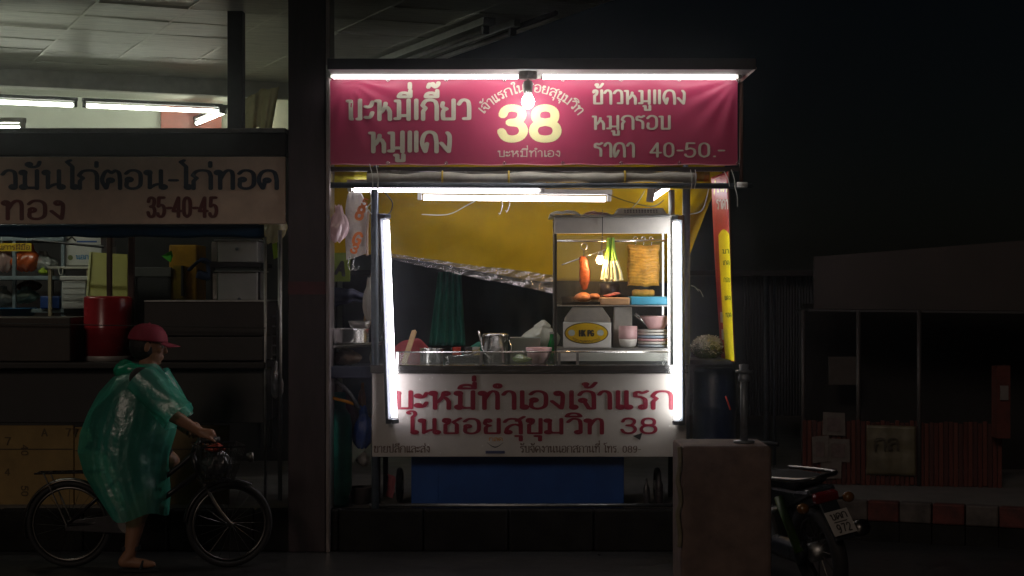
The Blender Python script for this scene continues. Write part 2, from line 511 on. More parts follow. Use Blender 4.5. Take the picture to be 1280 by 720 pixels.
def kerb_stone(p, q, m, name='kerb_stone'):
    p, q = Vector((p[0], p[1], 0)), Vector((q[0], q[1], 0))
    t = (q - p).normalized(); n = Vector((t.y, -t.x, 0))
    a, b = p + t * 0.004, q - t * 0.004
    z0_ = 0.0 if m is KGRY else 0.125
    L3 = lambda q: q + Vector((0, 0, z0_))
    mb = MB().slab([L3(a + n * 0.09), L3(b + n * 0.09), L3(b + n * 0.002), L3(a + n * 0.002)], (0, 0, KERB_Z + 0.012 - z0_))
    if z0_:
        MB().slab([a + n * 0.085, b + n * 0.085, b + n * 0.002, a + n * 0.002], (0, 0, z0_ - 0.003)).build('kerb_footing', KGRY, pave)
    return mb.build(name, m, pave, bevel=0.012)
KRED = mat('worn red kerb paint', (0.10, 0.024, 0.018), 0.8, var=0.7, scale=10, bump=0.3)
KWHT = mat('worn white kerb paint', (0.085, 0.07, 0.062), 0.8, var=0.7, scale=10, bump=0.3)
def walk(path, step):
    out, left = [Vector((*path[0], 0))], step
    for a, b in zip(path[:-1], path[1:]):
        a, b = Vector((*a, 0)), Vector((*b, 0))
        L, s = (b - a).length, 0.0
        while L - s >= left:
            s += left; out.append(a + (b - a).normalized() * s); left = step
        left -= L - s
    return out
w_ = walk([(1.66, 10.61), (2.3, 10.46), (3.05, 10.16), (3.6, 9.9), (4.4, 9.5)], 0.2)
for i in range(len(w_) - 1):
    kerb_stone(w_[i], w_[i + 1], KRED if i % 2 else KWHT)
for i in range(11):
    kerb_stone((-4.1 + i * 0.51, 10.06), (-4.1 + (i + 1) * 0.51, 10.06), KGRY)

# ------------------------------------------------------------------ left shophouse: ceiling, lintel, back room
TH = rad(23.4)
U, V = Vector((math.cos(TH), math.sin(TH), 0)), Vector((-math.sin(TH), math.cos(TH), 0))
CZ = 3.424
O0 = P(0, 84, 13.9)
def Q(u, v, z): return Vector((O0.x, O0.y, 0)) + U * u + V * v + Vector((0, 0, z))
MUV = Matrix(((U.x, V.x, 0), (U.y, V.y, 0), (0, 0, 1)))
house = thing('shophouse', 'open shophouse with panelled ceiling and fluorescent lit back room beside the red stall', 'building', Q(1, -1, 0))
TILE = mat('stained ceiling board', (0.70, 0.70, 0.62), 0.42, var=0.3, scale=5, bump=0.35, stretch=(1, 4, 1))
GRIDM = mat('aluminium ceiling strip', (0.72, 0.72, 0.64), 0.35, 0.3, var=0.15)
ceil = MB().obox(Q(0.6, -3.2, CZ + 0.06), (2.62, 3.2, 0.03), MUV).build('ceiling', mat('ceiling void', (0.06, 0.06, 0.06), 0.8), house)
tmesh = None
for i in range(9):
    for j in range(11):
        u, v = 3.2 - 0.3 - i * 0.6, -0.3 - j * 0.6
        c = Q(u, v, CZ + R.uniform(-0.003, 0.004))
        if tmesh is None:
            o = MB().obox((0, 0, 0), (0.291, 0.291, 0.008), Matrix.Identity(3)).build('ceiling_panel', TILE, ceil)
            for vert in o.data.vertices: vert.co += ORIG[ceil.name]
            tmesh = o.data
        else:
            o = bpy.data.objects.new('ceiling_panel', tmesh); link(o, ceil)
        o.location = c - ORIG[ceil.name]
        o.rotation_euler = (rad(R.uniform(-1.0, 1.0)), rad(R.uniform(-0.6, 0.6)), TH)
for i in range(10):
    u = 3.2 - i * 0.6
    MB().obox(Q(u, -3.3, CZ - 0.004), (0.009, 3.3, 0.006), MUV).build('ceiling_strip', GRIDM, ceil)
for j in range(11):
    MB().obox(Q(0.5, -0.01 - j * 0.6, CZ - 0.0025), (2.7, 0.007, 0.005), MUV).build('ceiling_strip', GRIDM, ceil)
MB().obox(Q(0.4, 0.08, 3.36), (2.9, 0.06, 0.085), MUV).build('lintel', mat('grey plaster lintel', (0.52, 0.52, 0.44), 0.8, var=0.25, scale=6, bump=0.3), house, bevel=0.008)
WALLW = mat('white painted wall', (0.66, 0.68, 0.60), 0.7, var=0.1, scale=3, bump=0.1)
MB().obox(Q(0.4, 2.0, 1.9), (3.2, 0.06, 1.6), MUV).build('back_wall', WALLW, house)
MB().obox(Q(0.4, 1.05, 3.46), (3.2, 0.86, 0.04), MUV).build('room_ceiling', WALLW, house)
MB().obox(Q(2.6, 1.0, 1.9), (0.05, 0.9, 1.5), MUV).build('side_wall', mat('cream side wall', (0.5, 0.48, 0.34), 0.7, var=0.2, scale=3), house)
MB().obox(Q(2.03, 1.91, 2.9), (0.30, 0.015, 0.5), MUV).build('wall_poster', mat('faded red poster', (0.50, 0.17, 0.14), 0.5, var=0.3, scale=3), house)
# dark steel column in front of the ceiling and rail with unlit lamps
a, b = pbox(284, -60, 303, 172, 11.0, 11.12)
tag(MB().box(a, b).build('steel_column', IRON_DARK, bevel=0.006), 'slim black steel column in front of the panelled ceiling', 'column')
f_un = thing('ceiling_lamp', 'unlit twin batten lamp running along the dark ceiling above the red banner', 'ceiling lamp', Q(2.73, -2.6, CZ - 0.1))
for k, du in enumerate((0.0, 0.2)):
    MB().obox(Q(2.68 + du, -2.3, CZ - 0.06), (0.045 - 0.02 * k, 1.9, 0.025), MUV).build('batten', mat('dusty batten', (0.34, 0.36, 0.3), 0.5, var=0.25), f_un, bevel=0.005)
    MB().tube([Q(2.68 + du, -4.1, CZ - 0.115), Q(2.68 + du, -0.5, CZ - 0.115)], 0.016, 10).build('tube', mat('unlit glass tube', (0.5, 0.52, 0.48), 0.2), f_un, smooth=True)
    for v in (-4.12, -2.3, -0.48):
        MB().obox(Q(2.68 + du, v, CZ - 0.105), (0.022, 0.02, 0.032), MUV).build('lamp_holder', IRON_DARK, f_un)
tag(MB().tube([Q(2.98, -4.6, CZ - 0.05), Q(2.98, -0.3, CZ - 0.05)], 0.02, 8).build('conduit_pipe', IRON_DARK, smooth=True), 'dark conduit pipe fixed along the edge of the panelled ceiling', 'pipe')

TUBES = {}
def fluorescent(p0, p1, side, label, strength, col, group='lit fluorescent tubes', r=0.017, housing=True, hm=None, hw=0.022, gap=None):
    """A lit batten lamp from p0 to p1; side is the direction from the tube to its housing."""
    p0, p1, side = Vector(p0), Vector(p1), Vector(side).normalized()
    t = (p1 - p0).normalized()
    g = gap or (r + 0.022)
    root = thing('fluorescent_lamp', label, 'lamp', (p0 + p1) / 2 + side * g, group)
    key = ('tube light %.1f %s' % (strength, str(col)))
    MB().tube([p0 + t * 0.012, p1 - t * 0.012], r, 12).build('tube', lamp_mat(key, col, strength), root, smooth=True)
    w = t.cross(side).normalized()
    m3 = Matrix((t, w, side)).transposed()
    if housing:
        c = (p0 + p1) / 2 + side * (g + 0.012)
        MB().obox(c, ((p1 - p0).length / 2 + 0.03, hw, 0.016), m3).build('housing', hm or FIXTURE, root, bevel=0.004)
    for q, sgn in ((p0, -1), (p1, 1)):
        MB().obox(q + side * (g * 0.42) + t * sgn * 0.012, (0.013, r + 0.005, g * 0.62 + r * 0.5), m3).build('lamp_holder', hm or FIXTURE, root, bevel=0.003)
    return root
GREENISH = (0.95, 1.0, 0.82)
z_t = 3.20
fluorescent(Q(-0.5, 0.62, z_t), Q(0.70, 0.62, z_t), (0, 0, 1), 'lit tube on the dark back room rail, farther from the corner', 25, GREENISH, hm=IRON_DARK, hw=0.03)
fluorescent(Q(0.80, 0.62, z_t), Q(2.0, 0.62, z_t), (0, 0, 1), 'lit tube on the dark back room rail, meeting the slanting tube', 25, GREENISH, hm=IRON_DARK, hw=0.03)
fluorescent(Q(2.06, 0.68, z_t), Q(2.06, 1.80, z_t), (0, 0, 1), 'slanting lit tube running back from the corner of the back room lamps', 25, GREENISH, hm=IRON_DARK, hw=0.03)
_c = tag(MB().grid(lambda u, v: P(303 + 46 * u - 10 * v * u, 122 + 40 * v + 10 * u * (1 - v) - 26 * (1 - v) * u + 3 * wob(u * 9), 12.4 + 0.05 * wob(u * 14, v * 3)), 24, 10).build('hanging_cloth', mat('pale yellow cloth', (0.5, 0.47, 0.25), 0.8, var=0.2, scale=6), smooth=True, thick=0.004), 'pale yellow cloth hanging under the ceiling between black column and pillar', 'cloth')

# ------------------------------------------------------------------ pillar in front
pil = thing('pillar', 'dark brown street pillar with a bright metal edge strip beside the red banner', 'pillar', Vector((P(385, 0, 9.95).x, 10.08, 0)))
a, b = pbox(360, -60, 407, 694, 9.95, 10.2)
MB().box(a, (b[0], b[1], 0.0)).build('shaft', mat('dark brown pillar paint', (0.045, 0.030, 0.034), 0.45, var=0.35, scale=5, bump=0.15, stretch=(3, 3, 0.6)), pil, bevel=0.006)
a, b = pbox(407.2, -60, 412.5, 694, 9.93, 10.18)
MB().box(a, (b[0], b[1], 0.0)).build('edge_strip', mat('worn metal edge', (0.30, 0.26, 0.25), 0.35, 0.7, var=0.3, scale=12, bump=0.2, stretch=(3, 3, 0.4)), pil, bevel=0.004)
a, b = pbox(360, 352, 407, 368, 9.947, 9.95)
MB().box(a, b).build('faded_band', mat('faded red band', (0.10, 0.02, 0.025), 0.5, var=0.4), pil)

# ------------------------------------------------------------------ left rice stall
stall = thing('rice_stall', 'closed dark chicken rice stall front with awning beam and counter panels', 'stall', P(150, 640, 10.25))
a, b = pbox(-260, 166, 358, 195, 9.98, 10.12)
MB().box(a, b).build('awning_beam', IRON_DARK, stall, bevel=0.006)
a, b = pbox(-260, 160, 357, 165.6, 9.96, 10.3)
MB().box(a, b).build('beam_cap', mat('grey sheet cap', (0.24, 0.23, 0.23), 0.5, 0.4, var=0.25), stall, bevel=0.003)
MB().grid(lambda u, v: P(-260 + 590 * u, 281 + 15.5 * v + 1.2 * wob(u * 40) * v, 10.02 + 0.05 * v + 0.012 * wob(u * 30, v * 2)), 80, 4).build('blue_valance', mat('blue tarpaulin', (0.012, 0.07, 0.17), 0.5, var=0.25, scale=8), stall, smooth=True, thick=0.004)
for x0, x1, y0, y1, d, nm, col in ((-200, 88, 397, 452, 10.22, 'counter_box', (0.040, 0.030, 0.024)), (180, 330, 377, 420, 10.26, 'counter_box', (0.032, 0.027, 0.025)), (181, 329, 421, 451, 10.25, 'counter_box', (0.036, 0.031, 0.028)),
                                   (-200, 331, 453, 461, 10.20, 'counter_edge', (0.016, 0.014, 0.013)), (-200, 199, 462, 529, 10.28, 'lower_panel', (0.022, 0.021, 0.022)), (200, 330, 462, 529, 10.27, 'lower_panel', (0.034, 0.033, 0.031))):
    a, b = pbox(x0, y0, x1, y1, d, d + 0.55)
    MB().box(a, b).build(nm, mat('stall paint %.3f %d' % (col[0], y0), col, 0.5, 0.1, var=0.3, scale=7, bump=0.1), stall, bevel=0.006)
a, b = pbox(180, 375.6, 331, 377, 10.25, 10.8)
MB().box(a, b).build('counter_trim', STEEL_DULL, stall)
for x in (331.5,):
    MB().tube([P(x, 296, 10.24), P(x, 636, 10.24)], 0.009, 8).build('corner_post', STEEL_DULL, stall, smooth=True)
MB().tube([P(-20, 404, 10.18), P(332, 410, 10.18)], 0.0035, 6).build('tension_wire', WIRE_B, stall)
for x, w, d in ((133, 6, 10.9), (160, 7, 10.6)):
    a, b = pbox(x, 296, x + w, 470, d, d + 0.04)
    MB().box(a, b).build('support_post', mat('brown post', (0.05, 0.025, 0.022), 0.5, var=0.3), stall, bevel=0.004)

sg = thing('sign_board', 'cream chicken rice sign board with dark blue letters and maroon prices', 'sign', P(150, 280, 9.97))
CREAM = mat('aged cream sign', (0.62, 0.47, 0.37), 0.6, var=0.22, scale=5, bump=0.1)
a, b = pbox(-260, 196, 357, 280, 9.965, 9.985)
MB().box(a, b).build('board', CREAM, sg, bevel=0.004)
NAVY = mat('navy sign paint', (0.012, 0.03, 0.055), 0.5, var=0.2)
MAROON = mat('maroon sign paint', (0.12, 0.018, 0.018), 0.5, var=0.2)
lettering('าวมันไก่ตอน-ไก่ทอด', -18, 346, 213, 236, 9.965, NAVY, sg, pen=(0.125, 0.07))
lettering('ทอง', 2, 80, 251, 274, 9.965, MAROON, sg, pen=(0.12, 0.07))
lettering('35-40-45', 184, 271, 247, 271, 9.965, MAROON, sg, pen=(0.10, 0.07))

cart_b = thing('cardboard_sheet', 'yellowish cardboard sheets with dark stencilled marks under the stall counter', 'cardboard', P(90, 632, 10.3))
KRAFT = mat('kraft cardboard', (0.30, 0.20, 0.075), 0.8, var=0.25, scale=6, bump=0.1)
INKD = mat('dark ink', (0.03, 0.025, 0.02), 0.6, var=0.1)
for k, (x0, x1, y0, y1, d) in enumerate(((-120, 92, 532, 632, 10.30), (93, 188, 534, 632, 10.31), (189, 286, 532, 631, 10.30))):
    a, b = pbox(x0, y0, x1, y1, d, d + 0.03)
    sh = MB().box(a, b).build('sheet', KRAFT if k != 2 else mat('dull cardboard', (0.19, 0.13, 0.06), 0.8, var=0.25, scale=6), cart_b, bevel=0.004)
    a, b = pbox(x0 + 1, y0 + 29, x1 - 1, y0 + 30, d - 0.003, d)
    MB().box(a, b).build('fold', INKD, sh)
for t_, x, y, s in (('40', 27, 556, 8), ('50', 27, 607, 8), ('7', 6, 556, 9), ('4', 6, 594, 8), ('A', 52, 545, 9), ('77', 82, 545, 9)):
    turn = 90 if len(t_) == 2 and x < 60 else 0
    lettering(t_, x, x + s * len(t_) * 0.8, y - s, y, 10.30, mat('faded brown ink', (0.10, 0.065, 0.03), 0.7, var=0.4), cart_b, name='stencil_mark', pen=(0.10, 0.08), turn=turn)

# red drum with a pale rim standing on the counter
drum = thing('barrel', 'tall red drum with a pale bottom rim on the stall counter', 'barrel', P(135, 452, 10.5))
c = P(135, 451, 10.5); r = 29.5 / FPX * 10.5; h = 82 / FPX * 10.5
REDP = mat('glossy red drum paint', (0.34, 0.022, 0.03), 0.25, var=0.2, scale=6, bump=0.05)
MB().lathe(c + Vector((0, 0, 0.035)), [(r, 0), (r, h * 0.40), (r * 1.012, h * 0.41), (r * 1.012, h * 0.43), (r, h * 0.44), (r, h * 0.86), (r * 0.985, h * 0.885), (r * 0.9, h * 0.90), (0.0, h * 0.905)], 40).build('body', REDP, drum, smooth=True)
MB().lathe(c, [(r * 0.96, 0), (r * 1.01, 0.004), (r * 1.01, 0.03), (r * 0.99, 0.036)], 40).build('rim', mat('pale rim', (0.4, 0.37, 0.35), 0.5, 0.3), drum, smooth=True)

# stall interior: steel rack with goods
rack = thing('storage_rack', 'blue grey steel rack crammed with plastic bags at the back of the stall', 'rack', P(40, 470, 11.7))
RACKM = mat('blue grey rack paint', (0.20, 0.25, 0.28), 0.5, 0.3, var=0.2)
for x, d in ((15, 11.45), (76, 11.45), (-60, 11.45), (76, 12.0)):
    a, b = pbox(x, 240, x + 4.5, 520, d, d + 0.03)
    MB().box(a, b).build('upright', RACKM, rack, bevel=0.003)
for y in (296, 345, 386):
    a, b = pbox(-70, y, 80, y + 5, 11.44, 12.05)
    MB().box(a, b).build('shelf', RACKM, rack, bevel=0.003)
def bag_blob(name, c, rx, ry, rz, m, label, cat, group=None, knot=True, seed=1, parent=None):
    """Crumpled tied bag: lumpy body, gathered neck and a knot tail."""
    rr = random.Random(seed)
    ph = [rr.uniform(0, 6.28) for _ in range(8)]
    mb = MB()
    def fn(u, v):
        q = 2 * math.pi * u
        if v < 0.78:
            t = v / 0.78
            k = math.sin(math.pi * (0.04 + 0.88 * t)) ** 0.6 * (1 - 0.12 * t)
            z = -rz + 2 * rz * t
        else:
            t = (v - 0.78) / 0.22
            k = (0.26 * (1 - t) ** 0.5 + 0.12 + 0.16 * t * t) if knot else 0.45 * (1 - t) + 0.05
            z = rz + rz * 0.6 * t
        k *= 1 + 0.10 * math.sin(3 * q + ph[0] + 4 * v) + 0.08 * math.sin(7 * q + ph[1] - 5 * v) + 0.05 * math.sin(13 * q + ph[2] + 9 * v)
        return Vector(c) + Vector((rx * k * math.cos(q) + 0.1 * rx * math.sin(5 * v + ph[3]), ry * k * math.sin(q), z + 0.06 * rz * math.sin(4 * q + ph[4])))
    mb.grid(fn, 40, 26)
    o = mb.build(name, m, parent, smooth=True)
    if parent is None: tag(o, label, cat, group)
    return o
ORANGE = film('orange plastic', (0.85, 0.16, 0.03), clear=0.06, transl=0.35, spec=0.1)
bag_blob('plastic_bag', P(34, 326, 11.6), 0.10, 0.09, 0.075, ORANGE, 'bright orange plastic bag on the upper rack shelf', 'bag', seed=3)
bag_blob('plastic_bag', P(5, 325, 11.62), 0.07, 0.08, 0.085, film('pink printed bag', (0.75, 0.5, 0.45), clear=0.15, spec=0.1), 'pinkish printed plastic bag beside the orange bag on the rack', 'bag', seed=4)
bag_blob('plastic_bag', P(56, 330, 11.62), 0.09, 0.08, 0.055, BAG, 'clear plastic bag with a knotted top beside the orange bag', 'bag', seed=5)
bag_blob('plastic_bag', P(54, 340, 11.55), 0.035, 0.03, 0.018, mat('lime plastic', (0.30, 0.42, 0.03), 0.4), 'small lime green packet in front of the clear bag', 'packet', seed=6, knot=False)
bag_blob('plastic_bag', P(4, 373, 11.6), 0.09, 0.08, 0.055, BAG, 'clear bag of small goods at the rack end on the lower shelf', 'bag', seed=7)
bag_blob('plastic_bag', P(32, 371, 11.6), 0.10, 0.08, 0.045, film('pale green bag', (0.5, 0.68, 0.6), clear=0.2, spec=0.12), 'pale green plastic bag lying on the lower rack shelf', 'bag', seed=8)
bag_blob('plastic_bag', P(36, 358, 11.75), 0.09, 0.07, 0.035, film('red printed bag', (0.55, 0.2, 0.16), clear=0.2, spec=0.1), 'red and white printed packet behind the pale green bag', 'packet', seed=9)
def carton(x0, y0, x1, y1, d0, d1, col, label, mname, name='carton', cat='box', tape=True, group=None):
    root = thing(name, label, cat, P((x0 + x1) / 2, y1, (d0 + d1) / 2), group)
    a, b = pbox(x0, y0, x1, y1, d0, d1)
    MB().box(a, b).build('body', mat(mname, col, 0.6, var=0.12, scale=8), root, bevel=0.004)
    if tape:
        a, b = pbox((x0 * 0.55 + x1 * 0.45), y0 + 0.3, (x0 * 0.45 + x1 * 0.55), y0 + (y1 - y0) * 0.3, d0 - 0.002, d0)
        MB().box(a, b).build('tape', mat('tape', (0.42, 0.38, 0.28), 0.3), root)
    return root, d0
cb, d = carton(79, 288, 126, 306, 11.5, 11.9, (0.50, 0.50, 0.47), 'white printed carton with black pictures on top of the printed pair', 'white carton', tape=False)
MB().tube([P(84, 300, d - 0.003), P(90, 296, d - 0.003), P(95, 301, d - 0.003)], 0.006, 5).build('print_mark', INKD, cb)
a, b_ = pbox(96, 301, 121, 303, d - 0.003, d); MB().box(a, b_).build('print_bar', mat('blue print', (0.02, 0.08, 0.3), 0.5), cb)
cb, d = carton(80, 306.5, 127, 332, 11.48, 11.9, (0.52, 0.52, 0.49), 'white printed carton with blue letters below the carton with pictures', 'white carton', tape=False)
lettering('นอถน', 95, 116, 319, 324, d, mat('cyan print', (0.03, 0.2, 0.4), 0.5), cb, pen=(0.11, 0.08))
MB().lathe(P(88, 322, d - 0.003), [(0.0, 0), (0.018, 0.001)], 16, m=rot(x=90)).build('print_mark', mat('olive print', (0.14, 0.16, 0.06), 0.5), cb)
tb = thing('side_table', 'pale wooden table with a white cord tied at its edge inside the stall', 'table', P(85, 470, 11.6))
a, b_ = pbox(59, 333, 112, 336, 11.35, 11.85); MB().box(a, b_).build('table_top', mat('pale table', (0.5, 0.48, 0.42), 0.5), tb, bevel=0.003)
for x, d in ((60, 11.36), (108, 11.36), (62, 11.8), (108, 11.8)):
    a, b_ = pbox(x, 336.2, x + 4, 520, d, d + 0.03); MB().box(a, b_).build('leg', mat('tan table leg', (0.33, 0.27, 0.17), 0.6), tb, bevel=0.003)
MB().tube([P(76, 334, 11.345) + Vector((0.014 * math.sin(q), -0.002, -0.02 + 0.022 * math.cos(q) * (1.5 if math.cos(q) < 0 else 1))) for q in [i * 0.4 for i in range(16)]], 0.003, 6).build('cord_loop', WIRE_W, tb)
MB_ = MB(); a, b_ = pbox(76, 345, 109, 386, 11.25, 11.6)
ws = thing('storage_tub', 'white ribbed storage tub under the pale table', 'tub', P(92, 386, 11.4))
MB().box((a[0] + 0.006, a[1], b_[2]), (b_[0] - 0.006, b_[1], a[2] - 0.03)).build('body', mat('white tub plastic', (0.55, 0.55, 0.53), 0.45, var=0.06), ws, bevel=0.01)
MB().box((a[0] - 0.006, a[1] - 0.01, a[2] - 0.03), (b_[0] + 0.006, b_[1] + 0.01, a[2])).build('lid', mat('white tub plastic', (0.55, 0.55, 0.53)), ws, bevel=0.006)
for k in range(5):
    z = b_[2] + 0.02 + k * 0.04
    MB().box((a[0] + 0.012, a[1] - 0.003, z), (b_[0] - 0.012, a[1], z + 0.012)).build('rib', mat('white tub plastic', (0.55, 0.55, 0.53)), ws)
lb = thing('leaning_board', 'tall yellow green board leaning behind the red drum', 'board', P(133, 372, 11.3))
MB().slab([P(108, 372, 11.15), P(159, 372, 11.15), P(159, 318, 11.28), P(113, 315, 11.28)], (0, 0.02, 0)).build('panel', mat('yellow green board', (0.36, 0.34, 0.06), 0.5, var=0.12, scale=4), lb)
MB().slab([P(107.5, 374, 11.14), P(110, 374, 11.14), P(114.5, 315, 11.27), P(112, 315, 11.27)], (0, -0.008, 0)).build('edge_trim', mat('pale trim', (0.45, 0.45, 0.2), 0.5), lb)
a, b_ = pbox(50, 370, 74, 386, 11.42, 11.7)
tag(MB().box(a, b_).build('crate', mat('blue crate', (0.02, 0.06, 0.24), 0.45, var=0.2), bevel=0.008), 'small dark blue crate on the rack beside the table leg', 'crate')
tubb = thing('basin', 'blue plastic basin below the bags on the rack end', 'basin', P(25, 398, 11.5))
MB().lathe(P(22, 399, 11.5), [(0.10, 0), (0.125, 0.07), (0.135, 0.075), (0.13, 0.08), (0.115, 0.07), (0.09, 0.006), (0, 0.005)], 24).build('bowl', mat('blue basin', (0.03, 0.13, 0.28), 0.4), tubb, smooth=True)
for k, y in enumerate((346, 396)):
    pass
sf = thing('bench_shelf', 'dark grey bench shelf between the leaning board and the yellow machine', 'shelf', P(188, 380, 11.6))
a, b_ = pbox(166, 334, 214, 346, 11.5, 11.9); MB().box(a, b_).build('top', mat('grey bench', (0.10, 0.10, 0.095), 0.5), sf, bevel=0.005)
for x in (167, 210):
    a, b_ = pbox(x, 346, x + 3, 470, 11.52, 11.56); MB().box(a, b_).build('leg', IRON_DARK, sf)
ym = thing('cooler_case', 'yellow upright case half hidden behind the dark counter', 'case', P(228, 470, 11.5))
a, b_ = pbox(211, 306, 246, 520, 11.55, 11.9); MB().box(a, b_).build('body', mat('amber case', (0.42, 0.22, 0.012), 0.45, var=0.3, scale=9, bump=0.2), ym, bevel=0.01)
a, b_ = pbox(216, 332, 232, 374, 11.53, 11.55); MB().box(a, b_).build('door', mat('olive case door', (0.24, 0.16, 0.01), 0.4, var=0.4), ym, bevel=0.004)
a, b_ = pbox(226, 332, 229, 370, 11.50, 11.53); MB().box(a, b_).build('handle', IRON_DARK, ym)
tag(MB().slab([P(202, 320, 11.3), P(214, 313.5, 11.3), P(216, 320, 11.32), P(213, 328, 11.3)], (0, 0.012, 0)).build('paper_kite', mat('neon green film', (0.10, 0.62, 0.06), 0.4)), 'small neon green diamond ornament beside the amber case', 'ornament')
MB_ = tag(MB().tube(smooth_path([P(236, 338, 11.3), P(250, 326, 11.25), P(262, 330, 11.25), P(262, 345, 11.3), P(246, 342, 11.3)]), [0.02] * 6 + [0.05] * 8 + [0.03] * 7, 8, flat=0.4).build('folded_cloth', mat('navy cloth', (0.015, 0.03, 0.09), 0.8), smooth=True), 'bunched navy cloth hanging in front of the amber case', 'cloth')
for nm, y0, y1, lab in (('cabinet', 301, 328, 'upper white metal box of the pair behind the dark counter'), ('cabinet', 340, 376, 'lower white metal box with a lamp glint, beneath its twin')):
    cw = thing('cabinet_box', lab, 'cabinet', P(295, y1, 11.2))
    a, b_ = pbox(272, y0, 322, y1, 11.0, 11.4); MB().box(a, b_).build('body', mat('white enamel', (0.42, 0.42, 0.39), 0.22, var=0.08), cw, bevel=0.008)
    a, b_ = pbox(264.5, y0 + 1, 271.6, y1 - 1, 11.02, 11.4); MB().box(a, b_).build('chrome_edge', STEEL, cw, bevel=0.003)
    a, b_ = pbox(267, y0 - 1.6, 324, y0 - 0.2, 10.98, 11.42); MB().box(a, b_).build('lid', mat('grey lid', (0.3, 0.3, 0.29), 0.4), cw, bevel=0.004)
    MB().ball(P(296 if y0 < 310 else 299, y0 + 10 if y0 < 310 else y1 - 2, 10.995), 0.012, 10).build('knob', IRON_GREY, cw, smooth=True)
a, b_ = pbox(262, 328.4, 326, 334, 11.0, 11.5)
ck = thing('cabinet_stand', 'dark stand carrying the two white metal boxes', 'stand', P(295, 470, 11.2))
MB().box(a, b_).build('shelf', IRON_DARK, ck)
for x in (263, 322):
    for d in (11.02, 11.45):
        a, b_ = pbox(x, 334, x + 3, 560, d, d + 0.03); MB().box(a, b_).build('leg', IRON_DARK, ck)
for x, y0, d, lb_ in ((350, 288, 10.5, 'slim grey steel post standing between the stall and the pillar'),):
    tag(MB().tube([P(x, y0, d), P(x, 640, d)], 0.014, 10).build('steel_post', STEEL_DULL, smooth=True), lb_, 'post')
lad = thing('folding_trolley', 'folded steel trolley frame leaning behind the stall corner post', 'trolley', P(343, 470, 10.6))
for x in (338, 347):
    MB().tube([P(x, 388, 10.62), P(x + 1, 560, 10.62)], 0.011, 8).build('rail', STEEL_DULL, lad, smooth=True)
for y in range(396, 460, 12):
    MB().tube([P(338, y, 10.62), P(348, y, 10.62)], 0.007, 6).build('rung', STEEL_DULL, lad)
bag_blob('plastic_bag', P(345, 480, 10.6), 0.05, 0.05, 0.09, BAG, 'clear bag hanging on the folded trolley beside the pillar', 'bag', seed=12)
bag_blob('plastic_bag', P(340, 285, 10.7), 0.09, 0.06, 0.10, film('pale yellow bag', (0.6, 0.56, 0.35), clear=0.2, spec=0.1), 'pale yellow plastic bag hanging high between stall post and pillar', 'bag', seed=13)
gl = thing('green_tag', 'small lime tag hanging on the post beside the pillar', 'tag', P(343, 325, 10.45))
MB().slab([P(340, 305, 10.45), P(346, 303, 10.45), P(347, 322, 10.45), P(342, 324, 10.45)], (0, 0.006, 0)).build('card', mat('lime card', (0.28, 0.45, 0.03), 0.5), gl)
ys = thing('hanging_sign', 'small yellow sign with dark lettering hanging over the rack goods', 'sign', P(18, 314, 11.2))
a, b_ = pbox(-40, 304, 39, 314, 11.2, 11.21); MB().box(a, b_).build('plate', mat('yellow sign plate', (0.62, 0.42, 0.02), 0.5), ys)
lettering('นการฝีมือ', -2, 37, 307, 312, 11.2, mat('brown sign ink', (0.09, 0.02, 0.01), 0.5), ys, pen=(0.10, 0.07))
for x in (2, 33):
    MB().tube([P(x, 304, 11.205), P(x, 250, 11.205)], 0.002, 5).build('string', WIRE_W, ys)
tag(MB().tube([P(40, 300, 11.0), P(130, 309, 11.0)], 0.009, 6).build('metal_arm', IRON_DARK), 'thin dark metal arm crossing in front of the white cartons', 'bar')
fluorescent(P(-190, 160.5, 10.55), P(26, 160.5, 10.55), (0, 0, 1), 'lit tube above the stall beam showing only its one end', 34, GREENISH)
# dark back wall of the stall lane
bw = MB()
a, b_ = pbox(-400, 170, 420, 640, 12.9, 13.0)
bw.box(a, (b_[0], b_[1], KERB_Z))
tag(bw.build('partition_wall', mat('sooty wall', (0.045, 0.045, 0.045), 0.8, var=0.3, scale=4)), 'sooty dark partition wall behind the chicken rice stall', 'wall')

# ------------------------------------------------------------------ right side: dark shop, fence, papers
shop = thing('closed_shop', 'dark closed shop with a dim printed fascia board across the pavement', 'building', P(1150, 620, 12.4))
DARKW = mat('dark shop wall', (0.055, 0.045, 0.04), 0.8, var=0.3, scale=3, bump=0.2)
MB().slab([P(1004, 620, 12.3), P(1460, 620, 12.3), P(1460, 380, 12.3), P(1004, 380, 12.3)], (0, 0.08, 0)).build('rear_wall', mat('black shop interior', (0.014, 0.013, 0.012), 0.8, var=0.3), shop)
MB().slab([P(1018, 386, 11.5), P(1440, 390, 10.9), P(1440, 288, 10.9), P(1018, 321, 11.5)], (0, 0.05, 0)).build('fascia_board', mat('dim printed fascia', (0.028, 0.021, 0.019), 0.6, var=0.6, scale=2.2), shop)
MB().slab([P(1010, 389, 11.45), P(1446, 394, 10.85), P(1446, 390.5, 10.85), P(1010, 386.5, 11.45)], (0, 0.5, 0)).build('fascia_rail', IRON_DARK, shop)
for x, d in ((1073, 11.36), (1149, 11.25), (1004, 11.45), (1300, 11.0)):
    MB().tube([P(x, 388, d), P(x, 612, d)], 0.016, 8).build('pole', mat('grey pole', (0.07, 0.064, 0.062), 0.5, 0.3), shop, smooth=True)
MB().slab([P(1036, 446, 11.9), P(1071, 446, 11.9), P(1071, 481, 11.9), P(1036, 481, 11.9)], (0, 0.02, 0)).build('notice_panel', mat('dim notice', (0.06, 0.05, 0.045), 0.6, var=0.3), shop)
